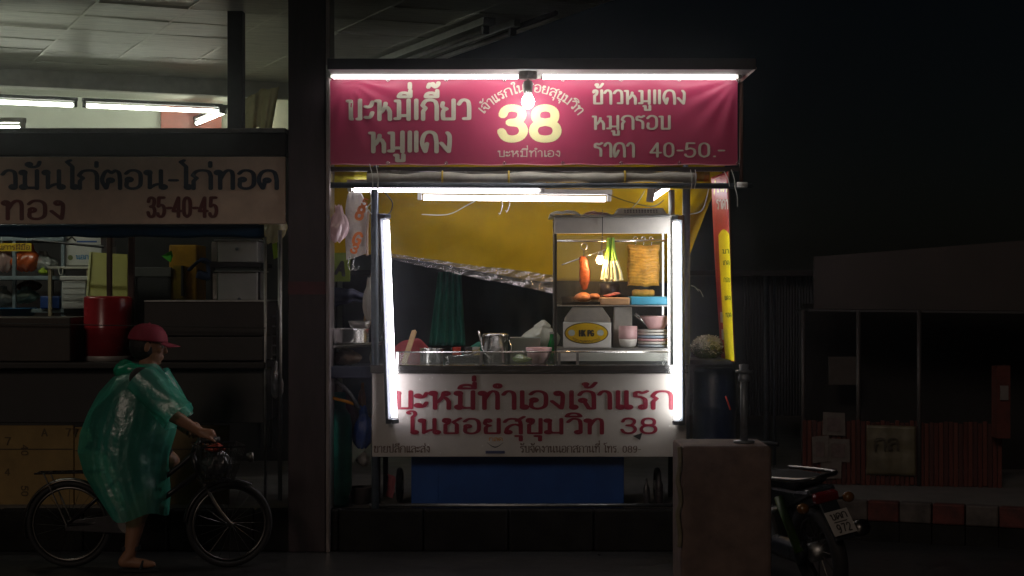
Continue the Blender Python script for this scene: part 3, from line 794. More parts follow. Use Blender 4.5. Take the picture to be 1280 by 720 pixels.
MB().slab([P(1246, 458, 11.0), P(1263, 457, 11.0), P(1263, 548, 11.0), P(1246, 548, 11.0)], (0, 0.12, 0)).build('orange_pillar', mat('orange red pillar', (0.10, 0.024, 0.015), 0.6, var=0.35), shop)
MB().slab([P(1250, 482, 10.99), P(1260, 482, 10.99), P(1260, 500, 10.99), P(1250, 500, 10.99)], (0, -0.012, 0)).build('meter_box', mat('meter grey', (0.2, 0.18, 0.17), 0.5), shop)
fence = thing('slat_fence', 'low red brown fence of upright wooden slats in front of the closed shop', 'fence', P(1130, 616, 11.2))
FD = lambda x: 11.38 - (x - 1005) / 245 * 0.22
smesh = {}
FENM = [mat('red brown slat %d' % k, tuple(q * 0.6 for q in c), 0.7, var=0.35, scale=8, bump=0.2, stretch=(4, 4, 0.5)) for k, c in enumerate(((0.16, 0.04, 0.028), (0.19, 0.052, 0.034), (0.12, 0.034, 0.026)))]
n_s = 41
for i in range(n_s):
    x = 1006 + i * (244 / (n_s - 1))
    d = FD(x)
    w = 0.0135
    c = P(x, 615, d)
    k = i % 3
    if k not in smesh:
        o = MB().box((c.x - w, d, KERB_Z), (c.x + w, d + 0.016, c.z + 0.49)).build('slat', FENM[k], fence, bevel=0.003)
        smesh[k] = (o, c)
    else:
        o0, c0 = smesh[k]
        o = o0.copy(); link(o, fence)
        o.location = Vector((c.x - c0.x, c.y - c0.y, R.uniform(-0.012, 0.008)))
        o.rotation_euler = (0, 0, 0)
for y in (545, 598):
    MB().slab([P(1003, y, FD(1003) + 0.018), P(1252, y + 1, FD(1252) + 0.018), P(1252, y + 7, FD(1252) + 0.018), P(1003, y + 6, FD(1003) + 0.018)], (0, 0.025, 0)).build('rail', FENM[2], fence)
for x0, y0, x1, y1, t, lab in ((1029, 515, 1056, 545, 1.5, 'topmost pale paper notice in the cluster stuck on the slat fence'), (1015, 546, 1036, 577, -2, 'pale paper notice at the cluster side nearer the parked motorbike'), (1034, 548, 1062, 578, 1, 'middle grey paper notice with a dark picture in the cluster'), (1026, 578, 1052, 598, -1, 'lowest pale paper notice in the cluster on the slat fence')):
    nt_ = thing('paper_notice', lab, 'notice', P((x0 + x1) / 2, y1, 11.3), 'papers stuck on the slat fence')
    d = 11.325 + (0.004 if y0 % 2 else 0)
    MB().slab([P(x0, y0, d), P(x1, y0 + t, d - 0.01), P(x1 + t * 0.5, y1, d - 0.012), P(x0 - t * 0.5, y1 - t, d)], (0, 0.003, 0)).build('sheet', mat('weathered paper', (0.15, 0.13, 0.115), 0.8, var=0.35, scale=12), nt_)
    MB().slab([P(x0 + 5, y0 + 7, d - 0.003), P(x1 - 6, y0 + 7, d - 0.013), P(x1 - 6, y1 - 6, d - 0.015), P(x0 + 5, y1 - 6, d - 0.003)], (0, -0.001, 0)).build('print_block', mat('faded print', (0.12, 0.085, 0.08), 0.7, var=0.5, scale=20), nt_)
pn = thing('banner_sheet', 'large olive vinyl sheet tied over the slat fence', 'banner', P(1114, 594, 11.25))
MB().grid(lambda u, v: P(1083 + 62 * u, 531 + 62 * v + 2 * u, FD(1083 + 62 * u) - 0.022 + 0.006 * wob(u * 12, v * 9)), 20, 16).build('sheet', mat('olive vinyl', (0.11, 0.095, 0.055), 0.45, var=0.45, scale=7), pn, smooth=True, thick=0.002)
lettering('กล', 1092, 1122, 548, 562, 11.235, mat('dark vinyl print', (0.06, 0.05, 0.035), 0.5), pn, pen=(0.1, 0.07))
# dark houses further back
blk = thing('far_building', 'dim corrugated building behind the noodle stall and the vertical banner', 'building', P(900, 560, 17.5))
a, b_ = pbox(420, 345, 1030, 650, 17.5, 21)
MB().box(a, (b_[0], b_[1], 0.2)).build('wall', mat('far wall', (0.06, 0.068, 0.08), 0.8, var=0.25, scale=2), blk)
a, b_ = pbox(400, 338, 1046, 344.6, 17.2, 21.3)
MB().box(a, b_).build('eave', IRON_DARK, blk)
for i in range(26):
    x = 930 + i * 3.6
    a, b_ = pbox(x, 346, x + 1.8, 640, 17.44, 17.5)
    MB().box(a, (b_[0], b_[1], 0.24)).build('corrugation', mat('far sheet', (0.07, 0.078, 0.09), 0.6, var=0.2), blk)
for x in (958, 968):
    tag(MB().tube([P(x, 345, 12.6), P(x, 600, 12.6)], 0.02 if x < 960 else 0.012, 8).build('thin_post', IRON_GREY, smooth=True), ('thicker' if x < 960 else 'thinner') + ' of two dim posts between the vertical banner and the closed shop', 'post')
# concrete block with a capped grey pipe
cbk = thing('concrete_block', 'square concrete block at the kerb below the vertical banner', 'block', Vector((P(908, 0, 7.75).x, 7.95, 0)))
c0, c1 = P(851, 558, 7.75), P(965, 558, 7.75)
bm = MB()
def blockf(u, v):
    pass
bm.box((c0.x, 7.75, 0.0), (c1.x, 8.15, c0.z))
ob = bm.build('body', mat('rough concrete', (0.17, 0.115, 0.095), 0.85, var=0.4, scale=7, bump=0.8), cbk, bevel=0.018)
MB().tube(smooth_path([P(849 + 2.2 * wob(k * 1.7), 558 + k * 14, 7.746) for k in range(10)]), 0.012, 6).build('frayed_edge', mat('frayed wrapping', (0.22, 0.19, 0.12), 0.9, var=0.4, bump=0.8), cbk, smooth=True)
gp = thing('stand_pipe', 'grey standpipe with a flanged cap standing on the concrete block', 'pipe', P(930, 558, 7.95))
zt = P(930, 470, 7.92).z; zb = c0.z; xx = P(930, 470, 7.92).x
GALV = mat('galvanised pipe', (0.20, 0.22, 0.24), 0.45, 0.5, var=0.3, bump=0.2)
MB().tube([(xx, 7.92, zb), (xx, 7.92, zt)], 0.018, 14).build('pipe', GALV, gp, smooth=True)
MB().lathe((xx, 7.92, zt - 0.03), [(0.018, 0), (0.028, 0.004), (0.028, 0.028), (0.024, 0.032), (0.024, 0.044), (0.043, 0.048), (0.043, 0.056), (0.022, 0.06), (0.024, 0.084), (0, 0.088)], 18).build('cap', GALV, gp, smooth=True)
MB().lathe((xx, 7.92, zb), [(0.05, 0), (0.05, 0.012), (0.022, 0.014)], 18).build('base_flange', GALV, gp, smooth=True)
# ------------------------------------------------------------------ noodle cart
cart = thing('noodle_cart', 'stainless noodle cart with a white front panel and maroon Thai lettering', 'food cart', P(660, 639, 10.4))
ZC = P(0, 456, 10.0).z                       # counter top
XL, XR = P(465, 0, 10.0).x, P(858, 0, 10.0).x
SIGNW = mat('white cart panel', (0.50, 0.47, 0.43), 0.42, var=0.10, scale=5, bump=0.05, speck=(22, 0.085, (0.66, 0.66, 0.62)))
a, b_ = pbox(465, 467, 858, 571, 9.985, 10.0)
fp = MB().box(a, b_).build('front_panel', SIGNW, cart, bevel=0.003)
SRED = mat('maroon sign letters', (0.22, 0.007, 0.026), 0.45, var=0.12)
SBRN = mat('brown sign letters', (0.12, 0.07, 0.05), 0.5, var=0.12)
lettering('บะหมี่ทำเองเจ้าแรก', 491, 839, 489, 511, 9.985, SRED, fp, pen=(0.135, 0.062))
lettering('ในซอยสุขุมวิท', 508, 753, 523.5, 542, 9.985, SRED, fp, pen=(0.145, 0.065))
lettering('38', 775, 820, 523, 541.5, 9.985, SRED, fp, pen=(0.125, 0.07))
lettering('ขายปลีกและส่ง', 467, 537, 557.5, 565.5, 9.985, SBRN, fp, pen=(0.085, 0.05))
lettering('รับจัดงานนอกสถานที่ โทร. 089-', 650, 800, 557.5, 565.5, 9.985, SBRN, fp, pen=(0.085, 0.05))
# small round emblem: orange word, dark smile, blue bar
lettering('กลด', 611, 628, 547, 551, 9.985, mat('orange print', (0.55, 0.25, 0.05), 0.5), fp, name='emblem_word', pen=(0.12, 0.09))
em = MB()
for i in range(12):
    t0, t1 = i / 12, (i + 1) / 12
    def sm(t, o): return P(609 + 20 * t, 553 + o * (1.6 - 1.2 * abs(t - 0.5) * 2) + 5.2 * math.sin(math.pi * t), 9.9824 - 0.00003 * i)
    em.add([sm(t0, 0), sm(t1, 0), sm(t1, 1), sm(t0, 1)], [(0, 1, 2, 3)])
em.build('emblem_smile', mat('dark print', (0.03, 0.03, 0.05), 0.5), fp)
a, b_ = pbox(607, 563.5, 631, 567, 9.9825, 9.985); MB().box(a, b_).build('emblem_bar', mat('navy print', (0.05, 0.06, 0.13), 0.5), fp)
MB().slab([P(791, 545, 9.982), P(803, 541, 9.982), P(800, 550, 9.982)], (0, -0.001, 0)).build('black_patch', mat('torn black tape', (0.03, 0.03, 0.03), 0.5), fp)
# counter box, rim, legs, wheels
MB().box((XL + 0.005, 10.002, P(0, 570, 10.0).z), (XR - 0.005, 10.72, ZC - 0.055)).build('body', STEEL_DULL, cart)
MB().box((XL - 0.01, 9.975, ZC - 0.05), (XR + 0.01, 10.76, ZC)).build('counter_top', STEEL, cart, bevel=0.006)
a, b_ = pbox(466, 463.3, 858, 466.6, 9.972, 10.0); MB().box(a, b_).build('front_lip', STEEL, cart, bevel=0.002)
for x in (XL + 0.03, XR - 0.03):
    for y in (10.05, 10.68):
        MB().tube([(x, y, KERB_Z), (x, y, P(0, 571, 10).z)], 0.017, 8).build('leg', IRON_DARK, cart, smooth=True)
MB().tube([(XL - 0.02, 10.03, KERB_Z + 0.03), (XR + 0.02, 10.03, KERB_Z + 0.03)], 0.012, 8).build('bottom_rail', STEEL_DULL, cart, smooth=True)
for x in (XL + 0.14, XR - 0.14):
    w = MB().tube(arc((x, 10.4, KERB_Z + 0.11), 0.092, 0, 348, 29, 'yz'), 0.018, 8, closed=True).build('wheel', BLACK_RUBBER, cart, smooth=True)
    MB().tube([(x - 0.02, 10.4, KERB_Z + 0.11), (x + 0.02, 10.4, KERB_Z + 0.11)], 0.03, 12).build('hub', STEEL_DULL, w, smooth=True)
# low glass guard along the counter front
GLASS = film('clear glass', (0.8, 0.85, 0.82), clear=0.93, rough=0.04, transl=0.3, spec=0.05, bump=0.0)
zg0, zg1 = ZC + 0.002, P(0, 440, 9.99).z
MB().tube([P(495, 440, 9.99), P(838, 440, 9.99)], 0.0045, 8).build('guard_rail', STEEL, cart, smooth=True)
for x in (497, 601.5, 699, 722, 836):
    p = P(x, 440, 9.99)
    MB().box((p.x - 0.008, 9.985, ZC + 0.001), (p.x + 0.008, 9.997, p.z)).build('guard_post', STEEL_DULL, cart)
for x0, x1 in ((499, 599), (604, 697), (724, 834)):
    MB().box((P(x0, 0, 9.99).x, 9.989, zg0), (P(x1, 0, 9.99).x, 9.993, zg1 - 0.006)).build('guard_pane', GLASS, cart)
# frame posts and the long header pipe
MB().tube([P(468, 237, 10.02), P(469, 640, 10.02)], 0.022, 10).build('frame_post', mat('blue grey post', (0.13, 0.17, 0.21), 0.45, 0.3, var=0.25), cart, smooth=True)
MB().tube([P(858, 236, 10.02), P(857, 640, 10.02)], 0.023, 10).build('frame_post', IRON_GREY, cart, smooth=True)
MB().tube([P(839.5, 237, 10.25), P(839.5, 272, 10.25), P(839.5, 456, 10.25)], 0.019, 10).build('frame_post', mat('pale grey pipe', (0.42, 0.44, 0.42), 0.5, var=0.15), cart, smooth=True)
for x in (470, 857):
    MB().tube([P(x, 300, 10.72), P(x, 600, 10.72)], 0.018, 8).build('frame_post', IRON_GREY, cart, smooth=True)
a, b_ = pbox(413, 458, 476, 473, 10.0, 10.4); MB().box(a, b_).build('side_shelf', mat('navy side shelf', (0.018, 0.022, 0.04), 0.5, 0.2), cart, bevel=0.005)
a, b_ = pbox(862, 450, 918, 456, 10.05, 10.5); MB().box(a, b_).build('side_shelf', IRON_DARK, cart, bevel=0.005)
# blue board leaning under the cart
bl = thing('blue_board', 'deep blue plastic board standing under the white cart panel', 'board', P(648, 639, 10.18))
a, b_ = pbox(514, 566, 780, 637, 10.14, 10.17); MB().box(a, (b_[0], b_[1], KERB_Z)).build('sheet', mat('deep blue plastic', (0.012, 0.085, 0.36), 0.45, var=0.2, scale=5), bl, bevel=0.006)
for k in range(4):
    xq = a[0] + 0.16 + k * 0.32
    MB().box((xq, 10.136, KERB_Z + 0.02), (xq + 0.006, 10.14, a[2] - 0.02)).build('rib', mat('deep blue plastic', (0.012, 0.06, 0.24)), bl)
pc = thing('floor_cloth', 'small pink cloth hanging beside the blue board under the cart', 'cloth', P(488, 620, 10.2))
MB().grid(lambda u, v: P(484 + 9 * u + 2 * wob(v * 5), 592 + 28 * v + 3 * u, 10.16 + 0.012 * wob(u * 9, v * 6)), 8, 12).build('fabric', mat('pink cloth', (0.36, 0.10, 0.11), 0.8), pc, smooth=True, thick=0.003)
for x, y0, w_, col, lab in ((808, 606, 6, (0.06, 0.06, 0.065), 'shorter dark bottle standing under the cart right of the blue board'), (824, 598, 7, (0.05, 0.045, 0.05), 'taller dark bottle under the cart near the concrete block')):
    c = P(x, 639, 10.3); h = (639 - y0) / FPX * 10.3; r = w_ / FPX * 10.3 * 0.7
    tag(MB().lathe((c.x, 10.3, KERB_Z), [(r * 0.9, 0), (r, 0.01), (r, h * 0.62), (r * 0.4, h * 0.78), (r * 0.36, h * 0.97), (0, h)], 16).build('bottle', mat('dark bottle %d' % x, col, 0.3), smooth=True), lab, 'bottle')
tr = thing('plastic_tub', 'dark folded tub lying under the left end of the cart', 'tub', P(455, 612, 10.3))
MB().lathe((P(452, 0, 10.35).x, 10.35, KERB_Z), [(0.06, 0), (0.075, 0.10), (0.08, 0.105), (0.07, 0.1), (0.055, 0.01), (0, 0.008)], 20).build('bowl', mat('grey tub', (0.10, 0.09, 0.09), 0.5), tr, smooth=True)

# ------------------------------------------------------------------ canopy, red banner and its lamps
can = thing('stall_canopy', 'flat dark canopy roof over the noodle cart with a thin front lip', 'canopy', P(670, 86, 10.4))
z0 = P(0, 86.5, 9.55).z
xl, xr = P(409, 0, 9.55).x, P(945, 0, 9.55).x
DKROOF = mat('dark roof sheet', (0.050, 0.052, 0.062), 0.5, 0.2, var=0.2, scale=4)
MB().box((xl, 9.55, z0), (xr, 9.565, z0 + 0.062)).build('fascia', DKROOF, can, bevel=0.003)
MB().box((xl, 9.566, z0 + 0.004), (xr - 0.01, 11.3, z0 + 0.03)).build('roof_sheet', mat('pale roof underside', (0.30, 0.30, 0.29), 0.6, var=0.2, scale=6), can)
MB().slab([P(945, 86, 9.55), P(925, 104, 9.97), P(925, 98, 9.97), P(945, 84, 9.552)], (0.004, 0, 0)).build('end_plate', mat('brown end plate', (0.22, 0.14, 0.12), 0.5), can)
MB().tube([P(926.5, 98, 9.99), P(926.5, 236, 9.99)], 0.012, 8).build('banner_post', mat('brown wood', (0.14, 0.07, 0.05), 0.6), can, smooth=True)
a, b_ = pbox(413, 208.5, 924, 214, 9.96, 10.0); MB().box(a, b_).build('banner_rail', mat('dark rail', (0.05, 0.04, 0.038), 0.5), can, bevel=0.003)
for xp in (470, 857):
    MB().tube([P(xp, 100, 10.7), P(xp, 300, 10.72)], 0.018, 8).build('rear_post', IRON_GREY, can, smooth=True)
ban = thing('red_banner', 'wide maroon vinyl banner with pale Thai menu lettering and a big 38', 'banner', P(660, 208, 9.95))
BZ0, BZ1 = P(0, 206.5, 9.94).z, P(0, 97.5, 9.94).z
BX0, BX1 = P(412, 0, 9.94).x, P(922, 0, 9.94).x
GROM = [BX0 + (BX1 - BX0) * k / 7 for k in range(8)]
def bsurf(x, z):
    u, v = (x - BX0) / (BX1 - BX0), (z - BZ0) / (BZ1 - BZ0)
    y = 9.94 + 0.006 * math.sin(5.1 * u + 2.0) * math.sin(3.0 * v + 0.4)
    for ux, sg in ((1.0, 1), (0.04, -1)):        # creases fanning from the top corners
        dx, dz = abs(u - ux) * 2.4, (1 - v) * 0.52
        r_ = math.hypot(dx, dz) + 1e-6
        a_ = math.atan2(dz, dx)
        y += 0.0035 * math.sin(a_ * 17 + (1.0 if sg > 0 else 0.3)) * math.exp(-((r_ - 0.20) / 0.17) ** 2)
    y += 0.003 * math.exp(-((1 - v) / 0.05) ** 2) * math.cos(u * 7 * 2 * math.pi)
    return y
def bfn(u, v):
    x, z = BX0 + (BX1 - BX0) * u, BZ0 + (BZ1 - BZ0) * v
    y = bsurf(x, z)
    if v > 0.985: z -= 0.006 * math.sin(u * 7 * math.pi) ** 2
    if v < 0.015: z += 0.006 * math.sin(u * 7 * math.pi + 0.8) ** 2
    return Vector((x, y, z))
BRED = mat('maroon banner vinyl', (0.44, 0.045, 0.115), 0.42, var=0.10, scale=3, bump=0.03)
MB().grid(bfn, 150, 44).build('cloth', BRED, ban, smooth=True)
MB().tube([Vector((BX0 + (BX1 - BX0) * k / 60, bsurf(BX0 + (BX1 - BX0) * k / 60, BZ0) - 0.002, BZ0 + 0.006 * math.sin(k / 60 * 7 * math.pi + 0.8) ** 2)) for k in range(61)], 0.0035, 6).build('hem', mat('pale pink hem', (0.62, 0.25, 0.28), 0.5), ban, smooth=True)
for gx in GROM:
    for gz in (BZ1 - 0.012, BZ0 + 0.012):
        MB().tube([Vector((gx, bsurf(gx, gz) - 0.004, gz)) + v_ for v_ in arc((0, 0, 0), 0.008, 0, 330, 11)], 0.0022, 5, closed=True).build('eyelet', STEEL, ban, smooth=True)
CREAML = mat('cream banner letters', (0.62, 0.58, 0.47), 0.5, var=0.12, scale=9)
YELL = mat('pale yellow numerals', (0.78, 0.72, 0.36), 0.45, var=0.08)
kw = dict(surf=bsurf, loops=False)
lettering('บะหมี่เกี๊ยว', 433, 587, 125, 149.5, 9.94, CREAML, ban, pen=(0.115, 0.075), track=0.02, **kw)
lettering('หมูแดง', 461, 563, 165, 190, 9.94, CREAML, ban, pen=(0.115, 0.075), **kw)
lettering('ข้าวหมูแดง', 740, 856, 113, 130, 9.94, CREAML, ban, pen=(0.11, 0.07), **kw)
lettering('หมูกรอบ', 740, 837, 145, 161.5, 9.94, CREAML, ban, pen=(0.11, 0.07), **kw)
lettering('ราคา', 742, 792, 179, 196, 9.94, CREAML, ban, pen=(0.11, 0.07), **kw)
lettering('40-', 812, 852, 179, 196, 9.94, CREAML, ban, pen=(0.10, 0.06), surf=bsurf)
lettering('50.-', 855, 904, 179, 196, 9.94, CREAML, ban, pen=(0.10, 0.06), surf=bsurf)
lettering('38', 623, 697, 135, 174, 9.94, YELL, ban, name='numerals', pen=(0.145, 0.115), surf=bsurf, lift=0.002)
lettering('บะหมี่ทำเอง', 622, 700, 188.5, 196, 9.94, CREAML, ban, pen=(0.085, 0.06), surf=bsurf)
def arcmap(u, v):
    t = rad(-51 + 103 * u)
    r_ = 75 + 9.5 * v
    return (663 + r_ * math.sin(t), 190 - r_ * math.cos(t))
lettering('เจ้าแรกในซอยสุขุมวิท', 0, 1, 0, 10, 9.94, CREAML, ban, name='arched_lettering', pen=(0.07, 0.065), surf=bsurf, bend=arcmap)
WHITEL = (1.0, 0.97, 0.93)
zt = P(0, 93, 9.75).z
fluorescent(P(414, 94, 9.85), P(650, 94, 9.85), (0, 0, 1), 'bright tube above the red banner on the pillar side', 7.5, WHITEL, gap=0.03, r=0.022)
fluorescent(P(676, 94.5, 9.85), P(922, 95, 9.85), (0, 0, 1), 'bright tube above the red banner on the price side', 7.5, WHITEL, gap=0.03, r=0.022)
hb = thing('hanging_bulb', 'glaring white bulb hanging in front of the 38 on the banner', 'light bulb', P(660, 88, 9.68))
MB().tube([P(660, 87, 9.68), P(660, 104, 9.68)], 0.004, 6).build('cord', WIRE_B, hb)
MB().lathe(P(660, 119, 9.68), [(0.024, 0), (0.026, 0.02), (0.03, 0.07), (0.022, 0.082), (0.006, 0.088)], 16).build('socket', mat('grey plastic socket', (0.42, 0.40, 0.38), 0.35, spec=0.6), hb, smooth=True)
MB().ball(P(660, 127, 9.68), (0.036, 0.036, 0.042), 18).build('bulb', lamp_mat('bulb white', (1.0, 0.97, 0.94), 90), hb, smooth=True)
MB().lathe(P(660, 99, 9.69), [(0.05, 0.0), (0.055, 0.02), (0.05, 0.05), (0.02, 0.056)], 12).build('junction_box', mat('dusty junction box', (0.12, 0.10, 0.09), 0.7, var=0.4), hb)

# header pipe with rolled awning sheets above the counter
hp = thing('awning_pipe', 'long grey pipe carrying rolled up tarpaulin below the red banner', 'awning', P(670, 236, 9.9))
MB().tube([P(413, 231.5, 9.9), P(940, 232.5, 9.9)], 0.0175, 10).build('pipe', mat('blue grey pipe', (0.09, 0.11, 0.13), 0.4, 0.3, var=0.25), hp, smooth=True)
MB().tube([P(921, 230.8, 9.875), P(934, 231, 9.875)], 0.0165, 10).build('pipe_cap', WHITE_PLASTIC, hp, smooth=True)
ROLL = mat('dirty white tarpaulin', (0.42, 0.40, 0.34), 0.5, var=0.35, scale=7, bump=0.3)
def rollf(x0, x1, y, ry, d, seed):
    n = 60
    return ([P(x0 + (x1 - x0) * i / n, y + 1.0 * wob(i * 0.31 + seed), d + 0.006 * wob(i * 0.5 + seed)) for i in range(n + 1)], [ry * (1 + 0.22 * wob(i * 0.43 + seed * 2)) for i in range(n + 1)])
p_, r_ = rollf(459, 870, 222.5, 0.030, 9.93, 1.0)
rl = MB().tube(p_, r_, 12).build('rolled_sheet', ROLL, hp, smooth=True)
p_, r_ = rollf(459, 868, 217.5, 0.018, 9.97, 3.0)
MB().tube(p_, r_, 10).build('rolled_sheet', mat('smoky plastic roll', (0.13, 0.12, 0.10), 0.25, var=0.4, scale=9), hp, smooth=True)
for x in (553, 636, 781):
    q = P(x, 222.5, 9.93)
    MB().tube([Vector((q.x, q.y, q.z)) + v_ for v_ in arc((0, 0, 0), 0.040, 0, 330, 15, 'yz')], 0.006, 6, closed=True).build('yellow_tie', mat('yellow tie', (0.62, 0.42, 0.03), 0.5), hp)
for x0, x1, y, col in ((520, 632, 214.6, (0.30, 0.03, 0.04)), (634, 720, 214.8, (0.55, 0.50, 0.46)), (722, 784, 214.6, (0.60, 0.22, 0.05))):
    a, b_ = pbox(x0, y - 1, x1, y + 1.6, 10.03, 10.05)
    MB().box(a, b_).build('striped_edge', mat('awning edge %d' % x0, col, 0.6, var=0.5, scale=22), hp)
for x0, y0, x1, y1 in ((462, 205, 466, 236), (470, 206, 472, 236), (863, 212, 864, 236), (869, 212, 868, 236), (914, 212, 919, 236), (918, 232, 922, 258), (905, 214, 912, 233)):
    MB().tube(smooth_path([P(x0, y0, 9.88), P((x0 + x1) / 2 + 1.5, (y0 + y1) / 2, 9.872), P(x1, y1, 9.88)]), 0.0028, 5).build('tie_string', WIRE_W, hp)
TARPM = mat('mustard tarpaulin', (0.37, 0.245, 0.0), 0.7, var=0.28, scale=2.2, bump=0.10, spec=0.12)
tarp = thing('yellow_tarpaulin', 'mustard yellow tarpaulin hung behind the counter under the canopy', 'tarpaulin', P(650, 345, 11.0))
def tarpf(u, v):
    x = 395 + 512 * u
    bot = 318 + 34 * min(1, max(0, (x - 470) / 210)) if x < 690 else 352
    if x > 858: bot = 330 - (x - 858) * 1.2
    y = 206 + (bot - 206) * v
    if x > 858: x = x - (x - 858) * 0.55 * v
    return P(x, y + 1.5 * wob(u * 17) * v, 10.9 + 0.10 * math.sin(v * 2.6) + 0.035 * wob(u * 13 + v * 3, v * 5) + 0.02 * wob(u * 9 - v * 7) + 0.012 * wob(u * 33 + v * 11))
MB().grid(tarpf, 110, 30).build('sheet', TARPM, tarp, smooth=True, thick=0.003)
MB().grid(lambda u, v: P(416 + 44 * u, 213 + 16 * v, 10.2 + 0.02 * wob(u * 8, v * 6)), 12, 6).build('corner_flap', mat('lime yellow sheet', (0.40, 0.36, 0.02), 0.5), tarp, smooth=True, thick=0.003)
MB().grid(lambda u, v: P(869 + 18 * u, 213 + 14 * v, 10.2 + 0.02 * wob(u * 8, v * 6)), 8, 6).build('corner_flap', mat('lime yellow sheet', (0.40, 0.36, 0.02)), tarp, smooth=True, thick=0.003)
cl = MB().grid(lambda u, v: P(478 + 216 * u, 313 + 30 * u ** 0.8 + 21 * v * (0.35 + 0.8 * u) + 1.6 * wob(u * 15, v * 3), 10.82 + 0.03 * wob(u * 31 + v * 5, v * 8) + 0.012 * wob(u * 70 + v * 17)), 120, 12)
tag(cl.build('plastic_sheet', film('crumpled clear film', (0.40, 0.42, 0.42), clear=0.66, rough=0.10, spec=0.28, bump=0.9, scale=22), smooth=True), 'crumpled clear plastic edge hanging along the bottom of the yellow tarpaulin', 'plastic sheet')
VIOLET = (1.0, 0.93, 1.0)
fluorescent(P(440, 236.5, 10.12), P(676, 237.5, 10.12), (0, 0, 1), 'upper inner tube tucked just under the grey awning pipe', 12, VIOLET, gap=0.03)
fluorescent(P(527, 247, 10.62), P(759, 249, 10.62), (0, 0, 1), 'lower inner tube in front of the yellow tarpaulin', 7, VIOLET, gap=0.032, hw=0.03)
fluorescent(P(813, 249, 10.2), P(838, 232, 11.1), (0.15, 0.0, 1), 'foreshortened tube running back beside the pale grey post', 16, VIOLET)
fluorescent(P(483, 273, 9.92), P(493, 524, 9.90), (-0.6, 0.8, 0), 'upright tube leaning at the cart end by the hanging bags', 13, VIOLET, hm=IRON_GREY)
fluorescent(P(845, 275, 9.92), P(846, 526, 9.90), (0.55, 0.83, 0), 'upright tube beside the glass food cabinet', 17, (1.0, 0.98, 0.98), hm=IRON_GREY)
for q, m_ in (([P(760, 243, 10.45), P(785, 252, 10.4), P(815, 258, 10.3), P(830, 250, 10.3)], WIRE_B), ([P(806, 238, 10.2), P(795, 255, 10.22), P(775, 270, 10.25), P(757, 266, 10.3)], WIRE_W), ([P(527, 268, 10.6), P(560, 268, 10.6), P(585, 256, 10.55), P(600, 248, 10.5)], WIRE_W),
              ([P(478, 240, 9.99), P(490, 252, 9.98), P(488, 265, 9.98), P(480, 271, 9.95)], WIRE_B), ([P(474, 240, 9.98), P(477, 258, 9.97), P(483, 268, 9.95)], WIRE_B), ([P(461, 240, 9.98), P(464, 252, 9.97), P(460, 260, 9.97), P(465, 268, 9.98)], WIRE_W), ([P(886, 240, 9.95), P(878, 262, 10.0), P(862, 268, 10.02)], WIRE_W)):
    pass
wires = (('looping black cable from the lower inner tube to the foreshortened tube', WIRE_B, [P(760, 243, 10.45), P(785, 252, 10.4), P(815, 258, 10.3), P(830, 250, 10.3)]),
         ('white cable slanting down to the top of the food cabinet', WIRE_W, [P(806, 238, 10.2), P(795, 255, 10.22), P(775, 270, 10.25), P(757, 266, 10.3)]),
         ('pale cable drooping in front of the yellow tarpaulin', WIRE_W, [P(527, 268, 10.6), P(560, 268, 10.6), P(585, 256, 10.55), P(600, 248, 10.5)]),
         ('black cable loop beside the top of the leaning upright tube', WIRE_B, [P(478, 238, 9.99), P(490, 252, 9.98), P(488, 265, 9.98), P(480, 271, 9.95)]),
         ('white cable bundle hanging beside the blue grey post', WIRE_W, [P(462, 238, 9.96), P(464, 252, 9.96), P(459, 260, 9.96), P(465, 268, 9.98)]),
         ('white string drooping to the dark pipe near the vertical banner', WIRE_W, [P(886, 236, 9.95), P(878, 262, 10.0), P(862, 268, 10.02)]))
for lab, m_, q in wires:
    tag(MB().tube(smooth_path(q, 8), 0.0035, 6).build('cable', m_, smooth=True), lab, 'cable')
tag(MB().tube(smooth_path([P(627, 250, 10.46), P(628, 258, 10.45), P(625, 268, 10.45), P(623, 266, 10.45)]), 0.003, 6).build('wire_hook', STEEL, smooth=True), 'longer wire hook below the lower inner tube', 'hook')
tag(MB().tube(smooth_path([P(636, 250, 10.46), P(637, 256, 10.45), P(634, 265, 10.45), P(632, 263, 10.45)]), 0.003, 6).build('wire_hook', STEEL, smooth=True), 'shorter wire hook below the lower inner tube', 'hook')
def teal(u, v): return P(470 + 250 * u, 318 + 160 * v, 11.75 + 0.05 * wob(u * 11 + v * 3) + 0.035 * wob(u * 27 - v * 2, v * 7))  # sheet added behind the counter to catch tube light and lift the dark
tag(MB().grid(teal, 120, 20).build('added_backdrop', mat('dark teal sheet', (0.010, 0.026, 0.028), 0.6, var=0.6, scale=4, bump=0.2), smooth=True, thick=0.003), 'dark teal sheet added behind the pots to catch tube light in the dark', 'sheet')
# folded green cloth hanging in the dark behind the counter
tag(MB().grid(lambda u, v: P(548 + 28 * u - 12 * v * (1 - u) + 6 * v * u, 340 + 92 * v, 11.3 + 0.03 * math.sin(u * 26) * (1 - 0.3 * v)), 48, 16).build('hanging_cloth', mat('dark green cloth', (0.015, 0.15, 0.095), 0.7, var=0.2), smooth=True, thick=0.003), 'pleated dark green cloth hanging below the tarpaulin behind the pots', 'cloth')

